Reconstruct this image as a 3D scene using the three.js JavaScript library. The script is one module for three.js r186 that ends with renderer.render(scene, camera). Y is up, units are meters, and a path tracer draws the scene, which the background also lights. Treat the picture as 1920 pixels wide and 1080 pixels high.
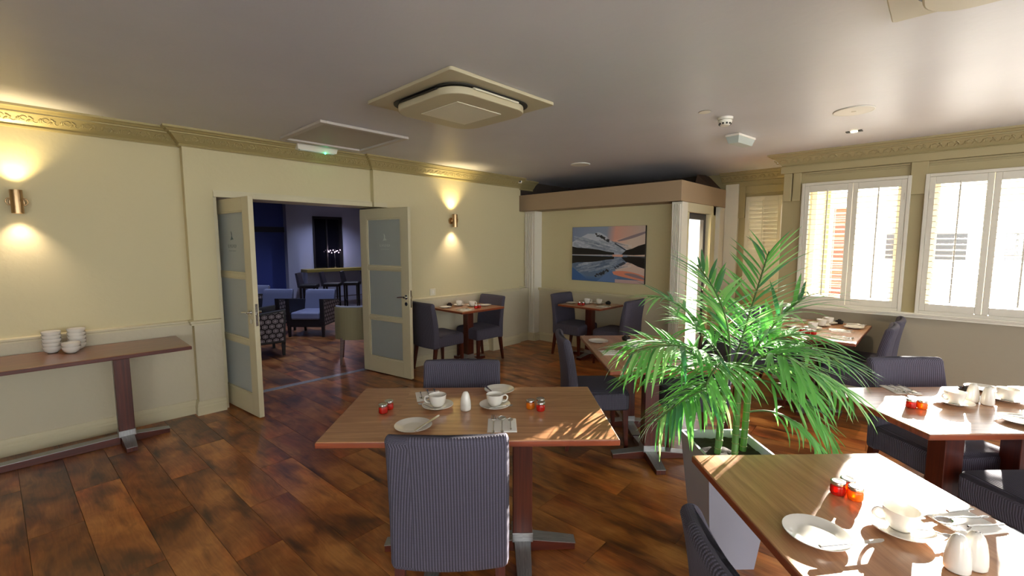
import * as THREE from 'three';
import { mergeGeometries, mergeVertices, toCreasedNormals } from 'three/addons/utils/BufferGeometryUtils.js';
import { RoundedBoxGeometry } from 'three/addons/geometries/RoundedBoxGeometry.js';

// ------------------------------------------------------------------ camera, sky, sun, exposure
const scene = new THREE.Scene();
const camera = new THREE.PerspectiveCamera(64.99, 16 / 9, 0.05, 200);
camera.position.set(5.04, 1.6, 0);
camera.rotation.order = 'YXZ';
camera.rotation.set(THREE.MathUtils.degToRad(-5.64), THREE.MathUtils.degToRad(43.66), 0);
const renderer = new THREE.WebGLRenderer({ antialias: true });
renderer.toneMapping = THREE.LinearToneMapping;
renderer.toneMappingExposure = 1.8;
renderer.shadowMap.enabled = true;
scene.background = new THREE.Color().setRGB(0.93, 0.97, 1.0);
scene.backgroundIntensity = 4.6;
const sun = new THREE.DirectionalLight(new THREE.Color().setRGB(1, 0.93, 0.82), 43);
sun.position.set(5 + 0.035 * 30, 0.236 * 30, -30);
sun.target.position.set(5, 0, 0);
sun.name = 'sun';
sun.shadow.mapSize.set(2048, 2048);
Object.assign(sun.shadow.camera, { left: -9, right: 9, top: 7, bottom: -7, near: 1, far: 60 });
sun.shadow.radius = 1;
scene.add(sun, sun.target);

// ------------------------------------------------------------------ helpers
let seed = 7;
const rnd = () => { seed = (seed * 1664525 + 1013904223) >>> 0; return seed / 4294967296; };
const rr = (a, b) => a + (b - a) * rnd();
const V = (x, y, z) => new THREE.Vector3(x, y, z);
const S2 = Math.SQRT1_2;
const U = (u, y, v) => V((u + v) * S2, y, (v - u) * S2);            // the turned dining tables stand on these axes (45 degrees to the walls)
const Q = Math.PI / 4;
const usedNames = {};
function numbered(n) {
  const k = usedNames[n] = (usedNames[n] ?? -1) + 1;
  return k ? n + '_' + String(k).padStart(3, '0') : n;
}
function merge(g) {
  if (!Array.isArray(g)) return g;
  if (g.length === 1) return g[0];
  const l = g.map((q) => { const r = q.index ? q.toNonIndexed() : q.clone(); for (const k of Object.keys(r.attributes)) if (!['position', 'normal', 'uv'].includes(k)) r.deleteAttribute(k); return r; });
  return mergeGeometries(l);
}
function obj(name, g, m, parent = scene) {
  const o = new THREE.Mesh(merge(g), m);
  o.name = numbered(name);
  parent.add(o);
  return o;
}
function struct(name, g, m, label) {
  const o = obj(name, g, m); o.userData.kind = 'structure'; if (label) o.userData.label = label; return o;
}
function structGroup(name, label) {
  const o = new THREE.Group(); o.name = numbered(name); scene.add(o); o.userData.kind = 'structure'; if (label) o.userData.label = label; return o;
}
function tag(o, label, category, group) {
  o.userData.label = label; o.userData.category = category; if (group) o.userData.group = group; return o;
}
function thing(name, label, category, pos = V(0, 0, 0), turn = 0, group) {
  const o = new THREE.Group(); o.name = numbered(name); scene.add(o);
  o.position.copy(pos); o.rotation.y = turn;
  return tag(o, label, category, group);
}
function dup(src, label, pos, turn, group) {
  const c = src.clone(); c.name = numbered(src.name.replace(/_\d{3}$/, '')); scene.add(c);
  c.position.copy(pos); c.rotation.set(0, turn, 0);
  c.userData = { ...src.userData, label }; if (group) c.userData.group = group;
  return c;
}
// metric texture coordinates on flat-sided shapes: grain runs along axis 0 (x), 1 (y) or 2 (z)
function boxUV(g, axis = 0, ou = 0, ov = 0) {
  const q = g.index ? g.toNonIndexed() : g;
  const p = q.attributes.position, uv = new Float32Array(p.count * 2), a = V(), b = V(), c = V();
  for (let i = 0; i < p.count; i += 3) {
    a.fromBufferAttribute(p, i); b.fromBufferAttribute(p, i + 1); c.fromBufferAttribute(p, i + 2);
    const n = b.clone().sub(a).cross(c.clone().sub(a)), w = [Math.abs(n.x), Math.abs(n.y), Math.abs(n.z)];
    const d = w.indexOf(Math.max(...w)), ax = [0, 1, 2].filter((k) => k !== d);
    const f = ax.includes(axis) ? axis : ax[0], s = ax.find((k) => k !== f);
    [a, b, c].forEach((t, k) => { const e = t.toArray(); uv[2 * (i + k)] = e[f] + ou; uv[2 * (i + k) + 1] = e[s] + ov; });
  }
  q.setAttribute('uv', new THREE.BufferAttribute(uv, 2));
  return q;
}
// box given by its min and max corners, edges rounded by r
function bx(x0, y0, z0, x1, y1, z1, r = 0, axis = 0) {
  const w = Math.abs(x1 - x0), h = Math.abs(y1 - y0), d = Math.abs(z1 - z0);
  const g = r ? new RoundedBoxGeometry(w, h, d, 2, Math.min(r, w / 2.01, h / 2.01, d / 2.01)) : new THREE.BoxGeometry(w, h, d);
  g.translate((x0 + x1) / 2, (y0 + y1) / 2, (z0 + z1) / 2);
  return boxUV(g, axis);
}
const cbox = (w, h, d, x, y, z, r = 0, axis = 0) => bx(x - w / 2, y - h / 2, z - d / 2, x + w / 2, y + h / 2, z + d / 2, r, axis);
// eight-cornered solid: bottom ring of 4, then top ring of 4 (counter-clockwise from above)
function hexa(b, t, axis = 0) {
  const f = [[b[0], b[3], b[2], b[1]], [t[0], t[1], t[2], t[3]]];
  for (let i = 0; i < 4; i++) { const j = (i + 1) % 4; f.push([b[i], b[j], t[j], t[i]]); }
  const p = [];
  for (const [a, c, d, e] of f) p.push(...a, ...c, ...d, ...a, ...d, ...e);
  const g = new THREE.BufferGeometry();
  g.setAttribute('position', new THREE.Float32BufferAttribute(p, 3));
  g.setAttribute('uv', new THREE.Float32BufferAttribute(new Float32Array(p.length / 3 * 2), 2));
  // keep faces turned outwards
  const cen = [...b, ...t].reduce((s, q) => [s[0] + q[0] / 8, s[1] + q[1] / 8, s[2] + q[2] / 8], [0, 0, 0]);
  const A = g.attributes.position, a = V(), c = V(), d = V();
  for (let i = 0; i < A.count; i += 3) {
    a.fromBufferAttribute(A, i); c.fromBufferAttribute(A, i + 1); d.fromBufferAttribute(A, i + 2);
    const n = c.clone().sub(a).cross(d.clone().sub(a));
    if (n.dot(a.clone().sub(V(...cen))) < 0) { A.setXYZ(i + 1, d.x, d.y, d.z); A.setXYZ(i + 2, c.x, c.y, c.z); }
  }
  g.computeVertexNormals();
  return boxUV(g, axis);
}
// profile (out, up) swept straight from p0 to p1; out points along o; ends capped
// m0 and m1 lengthen the ends with the projection, for mitred outer corners
function sweep(profile, p0, p1, o, m0 = 0, m1 = 0) {
  const n = profile.length, pos = [], uv = [], len = p0.distanceTo(p1);
  const d = p1.clone().sub(p0).normalize();
  const at = (p, k) => { const e = profile[k][0] * (p === p0 ? -m0 : m1); return [p.x + o.x * profile[k][0] + d.x * e, p.y + profile[k][1], p.z + o.z * profile[k][0] + d.z * e]; };
  let s = 0;
  for (let i = 0; i < n; i++) {
    const j = (i + 1) % n, a = at(p0, i), b = at(p0, j), c = at(p1, j), f = at(p1, i);
    const e = Math.hypot(profile[j][0] - profile[i][0], profile[j][1] - profile[i][1]);
    pos.push(...a, ...b, ...c, ...a, ...c, ...f); uv.push(0, s, 0, s + e, len, s + e, 0, s, len, s + e, len, s); s += e;
  }
  const tri = THREE.ShapeUtils.triangulateShape(profile.map(([x, y]) => new THREE.Vector2(x, y)), []);
  for (const [i, j, k] of tri) { pos.push(...at(p0, i), ...at(p0, j), ...at(p0, k), ...at(p1, k), ...at(p1, j), ...at(p1, i)); uv.push(...profile[i], ...profile[j], ...profile[k], ...profile[k], ...profile[j], ...profile[i]); }
  const g = new THREE.BufferGeometry();
  g.setAttribute('position', new THREE.Float32BufferAttribute(pos, 3));
  g.setAttribute('uv', new THREE.Float32BufferAttribute(uv, 2));
  g.computeVertexNormals();
  return g;
}
// closed surface through rings of equal point counts; ends closed
function loft(rings, smooth = true) {
  const n = rings[0].length, pos = [], uv = [], idx = [];
  let v = 0;
  rings.forEach((r, k) => {
    if (k) v += V(...r[0]).distanceTo(V(...rings[k - 1][0]));
    let u = 0;
    for (let i = 0; i <= n; i++) { const p = r[i % n]; if (i) u += V(...p).distanceTo(V(...r[i - 1])); pos.push(...p); uv.push(u, v); }
  });
  for (let k = 0; k < rings.length - 1; k++) for (let i = 0; i < n; i++) { const a = k * (n + 1) + i, b = a + n + 1; idx.push(a, b, b + 1, a, b + 1, a + 1); }
  for (const k of [0, rings.length - 1]) {
    const c = rings[k].reduce((s, p) => [s[0] + p[0] / n, s[1] + p[1] / n, s[2] + p[2] / n], [0, 0, 0]), at = pos.length / 3;
    pos.push(...c); uv.push(0, v);
    for (let i = 0; i < n; i++) { const a = k * (n + 1) + i; k ? idx.push(a, at, a + 1) : idx.push(a, a + 1, at); }
  }
  const g = new THREE.BufferGeometry();
  g.setAttribute('position', new THREE.Float32BufferAttribute(pos, 3));
  g.setAttribute('uv', new THREE.Float32BufferAttribute(uv, 2));
  g.setIndex(idx);
  g.computeVertexNormals();
  const N = g.attributes.normal;
  for (let k = 0; k < rings.length; k++) { const a = k * (n + 1), b = a + n, m = V().fromBufferAttribute(N, a).add(V().fromBufferAttribute(N, b)).normalize(); N.setXYZ(a, m.x, m.y, m.z); N.setXYZ(b, m.x, m.y, m.z); }
  return smooth ? g : toCreasedNormals(g, 0.6);
}
// rounded rectangle in the ground plane, running so that loft() upwards faces outwards
function rrect(w, d, r, seg = 5, side = 1) {
  const p = [], hx = w / 2 - r, hz = d / 2 - r;
  for (const [cx, cz, a0] of [[hx, -hz, -90], [hx, hz, 0], [-hx, hz, 90], [-hx, -hz, 180]])
    for (let i = 0; i <= seg; i++) { const a = (a0 + 90 * i / seg) * Math.PI / 180; p.push([cx + r * Math.cos(a), cz + r * Math.sin(a)]); }
  if (side > 1) {                                                      // extra points along the two long sides so that they can bend
    const q = [];
    p.forEach((a, i) => { q.push(a); const b = p[(i + 1) % p.length]; if (Math.abs(b[0] - a[0]) > r * 1.2) for (let k = 1; k < side; k++) q.push([a[0] + (b[0] - a[0]) * k / side, a[1] + (b[1] - a[1]) * k / side]); });
    return q.reverse();
  }
  return p.reverse();
}
const lathe = (pts, seg = 32) => new THREE.LatheGeometry(pts.map(([x, y]) => new THREE.Vector2(x, y)), seg);
const tube = (pts, r, seg = 24, rs = 8) => new THREE.TubeGeometry(new THREE.CatmullRomCurve3(pts), seg, r, rs);
const cyl = (r0, r1, y0, y1, x = 0, z = 0, seg = 20) => new THREE.CylinderGeometry(r1, r0, y1 - y0, seg).translate(x, (y0 + y1) / 2, z);
function extr(shape, depth, bevel = 0, steps = 1) {
  return new THREE.ExtrudeGeometry(shape, { depth, steps, bevelEnabled: bevel > 0, bevelSize: bevel, bevelThickness: bevel, bevelSegments: 2, curveSegments: 12 });
}

// ------------------------------------------------------------------ noise and textures
const perm = new Uint8Array(512);
{ const p = [...Array(256).keys()]; for (let i = 255; i > 0; i--) { const j = Math.floor(rnd() * (i + 1)); [p[i], p[j]] = [p[j], p[i]]; } for (let i = 0; i < 512; i++) perm[i] = p[i & 255]; }
function vn(x, y) {
  const xi = Math.floor(x), yi = Math.floor(y); let fx = x - xi, fy = y - yi; fx = fx * fx * (3 - 2 * fx); fy = fy * fy * (3 - 2 * fy);
  const h = (a, b) => perm[(perm[a & 255] + b) & 255] / 255;
  return (h(xi, yi) * (1 - fx) + h(xi + 1, yi) * fx) * (1 - fy) + (h(xi, yi + 1) * (1 - fx) + h(xi + 1, yi + 1) * fx) * fy;
}
const fbm = (x, y, o = 4) => { let s = 0, a = 0.5; for (let i = 0; i < o; i++) { s += a * vn(x, y); x = x * 2.03 + 17; y = y * 2.03 + 9; a *= 0.5; } return s / (1 - Math.pow(0.5, o)); };
function dataTex(w, h, f, srgb = true, rep) {
  const d = new Uint8Array(w * h * 4);
  for (let y = 0; y < h; y++) for (let x = 0; x < w; x++) { const c = f(x, y), i = (y * w + x) * 4; d[i] = c[0]; d[i + 1] = c[1]; d[i + 2] = c[2]; d[i + 3] = 255; }
  const t = new THREE.DataTexture(d, w, h);
  t.magFilter = THREE.LinearFilter; t.minFilter = THREE.LinearMipmapLinearFilter; t.generateMipmaps = true;
  t.wrapS = t.wrapT = THREE.RepeatWrapping; if (srgb) t.colorSpace = THREE.SRGBColorSpace; if (rep) t.repeat.set(...rep);
  t.needsUpdate = true; return t;
}
const mixc = (a, b, t) => [a[0] + (b[0] - a[0]) * t, a[1] + (b[1] - a[1]) * t, a[2] + (b[2] - a[2]) * t];
const cl = (x) => Math.max(0, Math.min(1, x));
// rustic plank wood: eight boards of 1.22 m stacked in one picture
const plankTex = dataTex(1024, 1024, (x, y) => {
  const row = y >> 7, X = x / 1024 * 1.22 + row * 7.3, Y = (y & 127) / 128 * 0.225 + row * 3.1;
  const warp = fbm(X * 3, Y * 9, 3) * 0.9;
  const mottle = fbm(X * 5 + warp, Y * 10 + warp * 2, 4), grain = fbm(X * 9, Y * 190 + warp * 12, 3), patch = fbm(X * 2.2 + 40, Y * 5 + 11, 3);
  const hue = fbm(X * 3.3 + 90, Y * 8 + 33, 3);
  let t = cl((mottle - 0.5) * 1.35 + 0.52 + (grain - 0.5) * 0.35 + (patch - 0.5) * 0.9);
  let c = t < 0.5 ? mixc([94, 51, 25], [154, 91, 42], t * 2) : mixc([154, 91, 42], [200, 134, 70], t * 2 - 1);
  c = mixc(c, [c[0] * 1.02, c[1] * 0.88, c[2] * 0.78], cl((hue - 0.5) * 3));
  const dk = fbm(X * 4 + 70 + warp, Y * 17 + 5, 4); c = mixc(c, [c[0] * 0.62, c[1] * 0.58, c[2] * 0.6], cl((dk - 0.56) * 3.2));   // dark smudged knots
  return c;
});
const veneerTex = dataTex(1024, 512, (x, y) => {
  const X = x / 1024 * 1.4, Y = y / 512 * 0.7, w = fbm(X * 1.4, Y * 5, 3);
  const g = fbm(X * 2.6 + w, Y * 60 + w * 6, 4), f = fbm(X * 22, Y * 340, 2);
  const t = cl(0.5 + (g - 0.5) * 1.5 + (f - 0.5) * 0.5);
  return mixc([160, 108, 70], [196, 145, 102], t);
}, true, [1 / 1.4, 1 / 0.7]);
const edgeTex = dataTex(512, 256, (x, y) => {
  const X = x / 512, Y = y / 256 * 0.3, g = fbm(X * 3, Y * 80, 3);
  return mixc([108, 48, 27], [148, 72, 40], cl(0.5 + (g - 0.5) * 1.6));
}, true, [1, 1 / 0.3]);
const ribTex = dataTex(64, 64, (x, y) => {                              // one rib 9 mm wide, four weave knots
  const r = 0.5 + 0.5 * Math.cos(x / 64 * 2 * Math.PI * 2), w = 0.5 + 0.5 * Math.cos(y / 64 * 2 * Math.PI * 4);
  const s = 0.58 + 0.46 * r * (0.6 + 0.4 * w) + (vn(x * 0.4, y * 0.4) - 0.5) * 0.1;
  return [98 * s, 93 * s, 110 * s];
}, true, [1 / 0.023, 1 / 0.023]);
const ribBump = dataTex(64, 64, (x, y) => {
  const r = 0.5 + 0.5 * Math.cos(x / 64 * 2 * Math.PI * 2), w = 0.5 + 0.5 * Math.cos(y / 64 * 2 * Math.PI * 4), s = 255 * r * (0.65 + 0.35 * w);
  return [s, s, s];
}, false, [1 / 0.023, 1 / 0.023]);
const plasterBump = dataTex(512, 512, (x, y) => { const s = 255 * cl(0.5 + (fbm(x / 14, y / 14, 4) - 0.5) * 1.2); return [s, s, s]; }, false, [1 / 1.1, 1 / 1.1]);
const brushTex = dataTex(256, 256, (x, y) => { const s = 165 + 60 * (fbm(x * 0.02, y * 0.9, 2) - 0.5); return [s, s, s]; }, true, [4, 4]);
const ceilTex = dataTex(1024, 1024, (x, y) => {                         // slightly uneven emulsion
  const X = x / 1024 * 9, Y = y / 1024 * 9; let s = 0.96 + (fbm(X * 1.3, Y * 1.3, 4) - 0.5) * 0.07;
  return [213 * s, 211 * s, 217 * s];
}, true, [1 / 9, 1 / 9]);

const std = (o) => new THREE.MeshStandardMaterial(o);
const phy = (o) => new THREE.MeshPhysicalMaterial(o);
const M = {
  cream: std({ color: '#cfc39a', roughness: 0.62, bumpMap: plasterBump, bumpScale: 0.0008 }),
  wains: std({ color: '#c9bfa4', roughness: 0.6, bumpMap: plasterBump, bumpScale: 0.0008 }),
  trim: std({ color: '#cec4a2', roughness: 0.45 }),
  gold: std({ color: '#a99a6a', roughness: 0.42, metalness: 0.15 }),
  olive: std({ color: '#a3956c', roughness: 0.55, bumpMap: plasterBump, bumpScale: 0.0005 }),
  taupe: std({ color: '#9c917c', roughness: 0.65, bumpMap: plasterBump, bumpScale: 0.0008 }),
  white: std({ color: '#e2dccb', roughness: 0.5 }),
  shutter: std({ color: '#cdc7b7', roughness: 0.38 }),
  beam: std({ color: '#a58d70', roughness: 0.6 }),
  ceiling: std({ map: ceilTex, roughness: 0.42, bumpMap: plasterBump, bumpScale: 0.0006 }),
  hollow: std({ color: '#41372f', roughness: 0.9 }),  // shade of the space above the lobby, put into a dark colour
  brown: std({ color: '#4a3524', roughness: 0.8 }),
  sub: std({ color: '#3b2414', roughness: 0.6 }),
  veneer: phy({ map: veneerTex, roughness: 0.34, clearcoat: 0.6, clearcoatRoughness: 0.16 }),
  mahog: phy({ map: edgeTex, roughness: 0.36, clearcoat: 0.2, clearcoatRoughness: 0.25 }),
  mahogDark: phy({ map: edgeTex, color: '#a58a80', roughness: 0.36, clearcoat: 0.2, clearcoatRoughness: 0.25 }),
  veneerDark: phy({ map: veneerTex, color: '#b89a8c', roughness: 0.34, clearcoat: 0.5, clearcoatRoughness: 0.16 }),
  steel: std({ map: brushTex, roughness: 0.34, metalness: 0.75 }),
  chrome: std({ color: '#d8d8d6', roughness: 0.16, metalness: 1 }),
  cloth: phy({ map: ribTex, bumpMap: ribBump, bumpScale: 0.0016, roughness: 0.95, sheen: 0.25, sheenRoughness: 0.5, sheenColor: new THREE.Color('#a09cb0') }),
  leg: std({ map: edgeTex, color: '#9a7a70', roughness: 0.4 }),
  china: phy({ color: '#e2ddd2', roughness: 0.18, clearcoat: 0.5, clearcoatRoughness: 0.08 }),
  paper: std({ color: '#eeeae2', roughness: 0.85 }),
  plastic: std({ color: '#d9d2bc', roughness: 0.45 }),
  offwhite: std({ color: '#e6e1d3', roughness: 0.5 }),
  dark: std({ color: '#1a1817', roughness: 0.5 }),
  pane: phy({ color: '#ffffff', transmission: 1, thickness: 0, roughness: 0.02, ior: 1.45 }),
  frost: phy({ color: '#c3c9c4', transmission: 0.45, thickness: 0, roughness: 1, clearcoat: 0.3, clearcoatRoughness: 0.3 }),
};
const planks = [0.86, 1.0, 1.14].map((k) => phy({ map: plankTex, color: new THREE.Color(k, k * 0.98, k * 0.96), roughness: 0.33, clearcoat: 0.25, clearcoatRoughness: 0.22 }));
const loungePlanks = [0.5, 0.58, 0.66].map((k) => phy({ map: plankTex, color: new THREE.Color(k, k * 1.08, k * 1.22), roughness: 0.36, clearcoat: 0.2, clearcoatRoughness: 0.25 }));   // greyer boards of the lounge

// ------------------------------------------------------------------ the room shell
const AX = 0, BX = 0.09, CX = 0.14, ZB = -0.95, ZC = -2.78, ZE = -5.3, CEIL = 2.6;
const DZ0 = -1.165, DZ1 = -2.95, DH = 2.03;                               // double-door opening in the left wall
const PW = -5.76;                                                        // the wall that carries the picture
const ZW = -5.98, ZR = -7.0;                                             // window wall, and the set-back wall beside it
// floor: separate boards on a base
const floor = structGroup('floor', 'rustic brown plank floor with a satin sheen');
obj('floor_base', boxUV(bx(-6.3, -0.12, -7.3, 9.4, -0.022, 3.0)), M.sub, floor);
{
  const dir = V(Math.cos(0.05), 0, -Math.sin(0.05)), pw = 0.226, pl = 1.22, rot = 0.05;
  const variants = [];
  for (let k = 0; k < 8; k++) for (let h = 0; h < 2; h++) {
    const g = new THREE.BoxGeometry(pl - 0.002, 0.02, pw - 0.0022), p = g.attributes.position, uv = g.attributes.uv;
    for (let i = 0; i < p.count; i++) uv.setXY(i, (p.getX(i) / pl + 0.5) * 0.99 * (h ? -1 : 1), (k + 0.5 + p.getZ(i) / pw * 0.96) / 8);
    variants.push(g);
  }
  // seen from the camera: which boards does the photograph show?
  camera.updateMatrixWorld(); camera.updateProjectionMatrix();
  const inv = camera.matrixWorld.clone().invert();
  const shows = (x, z) => { for (let i = -3; i <= 3; i++) { const q = V(x + i * 0.2, 0, z).applyMatrix4(inv); if (q.z < -0.5) { q.applyMatrix4(camera.projectionMatrix); if (Math.abs(q.x) < 1.06 && q.y < 1.1 && q.y > -1.12) return true; } } return false; };
  const shown = (x, z) => (x < -0.68 ? z < -0.9 + 0.2 * x && z > -3.4 + 0.62 * x && x > -6.1 : z > -7.0 && x < 8) && shows(x, z);
  for (let row = -34; row < 30; row++) for (let c = -8; c < 9; c++) {
    const off = ((row * 0.381) % 1 + 1) % 1 * pl;
    const s = c * pl + off, t = row * pw - 0.456 + pw / 2;
    const x = s * dir.x - t * dir.z, z = s * dir.z + t * dir.x;
    if (!shown(x, z)) continue;
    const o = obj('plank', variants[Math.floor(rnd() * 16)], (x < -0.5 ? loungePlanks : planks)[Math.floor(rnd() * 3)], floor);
    o.position.set(x, -0.01, z); o.rotation.y = rot;
  }
}
struct('trim', bx(-0.25, -0.012, DZ1, -0.17, 0.004, DZ0), M.steel, 'metal threshold strip across the double doorway');
struct('ceiling', boxUV(bx(-6.3, CEIL, -7.3, 9.4, CEIL + 0.2, 3.0)), M.ceiling, 'plain painted ceiling');

// left wall
const wl = structGroup('wall_left', 'cream plaster wall with wainscot, pilaster and double doorway');
obj('plaster', [
  bx(-0.25, 0, 2.8, AX, CEIL, ZB), bx(-0.25, 0, ZB, BX, CEIL, DZ0), bx(-0.25, DH + 0.05, DZ0, BX - 0.02, CEIL, ZC),
  bx(-0.25, DH + 0.05, ZC, CX, CEIL, DZ1), bx(-0.25, 0, DZ1, CX, CEIL, ZE), bx(-0.25, 0, ZE, AX, CEIL, -7.1)], M.cream, wl);
obj('wainscot', [bx(AX, 0, 2.8, AX + 0.012, 0.87, ZB), bx(BX, 0, ZB + 0.0, BX + 0.012, 0.87, DZ0), bx(CX, 0, DZ1, CX + 0.012, 0.87, ZE), bx(AX, 0, ZE, AX + 0.1, 0.87, PW)], M.wains, wl);
const dado = [[0, 0], [0.022, 0.004], [0.022, 0.02], [0.03, 0.026], [0.03, 0.04], [0.018, 0.046], [0, 0.048]];
const skirt = [[0, 0], [0.022, 0], [0.022, 0.075], [0.017, 0.085], [0.017, 0.1], [0.01, 0.115], [0.008, 0.128], [0, 0.13]];
const corn = [[0, 0], [0.02, 0], [0.026, 0.012], [0.02, 0.022], [0.03, 0.032], [0.045, 0.045], [0.07, 0.075], [0.085, 0.092], [0.1, 0.096], [0.1, 0.106], [0.118, 0.11], [0.128, 0.122], [0.15, 0.128], [0.15, 0.145], [0, 0.145]];
const PX = V(1, 0, 0), PZ = V(0, 0, 1), NX = V(-1, 0, 0);
const runs = [[AX, 2.8, ZB], [BX, ZB, ZC], [CX, ZC, ZE], [AX, ZE, PW]];
struct('trim', [sweep(dado, V(AX, 0.845, 2.8), V(AX, 0.845, ZB), PX), sweep(dado, V(BX, 0.845, ZB), V(BX, 0.845, DZ0), PX, 1), sweep(dado, V(AX, 0.845, ZB), V(BX, 0.845, ZB), PZ, 0, 1), sweep(dado, V(CX, 0.845, DZ1), V(CX, 0.845, ZE), PX), sweep(dado, V(AX, 0.845, ZE), V(AX, 0.845, PW), PX)], M.trim, 'cream dado rail on the left wall');
struct('baseboard_left', [sweep(skirt, V(AX + 0.012, 0, 2.8), V(AX + 0.012, 0, ZB), PX), sweep(skirt, V(BX + 0.012, 0, ZB), V(BX + 0.012, 0, DZ0), PX, 1), sweep(skirt, V(AX, 0, ZB), V(BX + 0.012, 0, ZB), PZ, 0, 1), sweep(skirt, V(CX + 0.012, 0, DZ1), V(CX + 0.012, 0, ZE), PX), sweep(skirt, V(0.1, 0, ZE), V(0.1, 0, -5.57), PX)], M.trim, 'cream skirting of the left wall');
struct('trim', [bx(CX + 0.012, 0, -4.82, CX + 0.125, 0.2, -4.6, 0.004)], M.trim, 'small cream boxing on the skirting behind the small wall table');
// leaf-scroll relief of the cornices: small scrolls in a row, one joined part per run
const scrollUnit = (() => {
  const l = [];
  for (const s of [-1, 1]) {
    l.push(new THREE.TorusGeometry(0.017, 0.0055, 5, 9, 4.6).rotateZ(s > 0 ? 0.4 : 2.2).translate(s * 0.026, s * 0.006, 0));
    const leaf = new THREE.SphereGeometry(1, 6, 4).scale(0.02, 0.008, 0.007).rotateZ(s * 0.9).translate(s * 0.05, -s * 0.012, 0); l.push(leaf);
  }
  l.push(new THREE.SphereGeometry(1, 6, 4).scale(0.009, 0.02, 0.007));
  return merge(l);
})();
function relief(p0, p1, o, parent) {
  const n = Math.round(p0.distanceTo(p1) / 0.115), l = [], d = p1.clone().sub(p0).normalize();
  const m = new THREE.Matrix4().makeBasis(d, V(0, 1, 0), d.clone().cross(V(0, 1, 0)));
  const tilt = new THREE.Matrix4().makeRotationX(d.clone().cross(V(0, 1, 0)).dot(o) > 0 ? 0.75 : -0.75);
  for (let i = 0; i < n; i++) {
    const c = p0.clone().lerp(p1, (i + 0.5) / n).addScaledVector(o, 0.058); c.y += 0.062;
    l.push(scrollUnit.clone().applyMatrix4(tilt).applyMatrix4(m).translate(c.x, c.y, c.z));
  }
  const r = obj('leaf_relief', l, M.gold, parent); r.userData.kind = 'stuff';
}
const cl1 = structGroup('trim', 'moulded cornice with leaf scrolls along the left wall');
obj('moulding', [...runs.map(([x, a, b], i) => sweep(corn, V(x, 2.455, a), V(x, 2.455, b), PX, i === 1 || i === 2 ? 1 : 0)), sweep(corn, V(AX, 2.455, ZB), V(BX, 2.455, ZB), PZ, 0, 1), sweep(corn, V(BX, 2.455, ZC), V(CX, 2.455, ZC), PZ, 0, 1)], M.gold, cl1);
for (const [x, a, b] of runs.slice(0, 3)) relief(V(x, 2.455, Math.min(a, 1.0)), V(x, 2.455, b), PX, cl1);

// door case
struct('trim', [bx(-0.25, DH, DZ0, BX + 0.015, DH + 0.05, ZC, 0.004), bx(-0.25, DH, ZC, CX + 0.004, DH + 0.05, DZ1), bx(-0.25, 0, DZ0, BX - 0.02, DH, DZ0 - 0.03), bx(-0.25, 0, DZ1 + 0.02, 0.0, DH, DZ1), bx(BX - 0.02, DH + 0.05, DZ0, BX + 0.005, DH + 0.065, ZC)], M.trim, 'cream frame of the double doorway');
struct('trim', [bx(-0.3, 0, -2.84, -0.25, DH + 0.06, -3.0), bx(-0.3, 0, DZ0 + 0.1, -0.25, DH + 0.06, DZ0 - 0.02), bx(-0.31, 0, -2.83, -0.255, 0.16, -2.98)], std({ color: '#232642', roughness: 0.5 }), 'dark blue architrave on the lounge side of the doorway');

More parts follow.
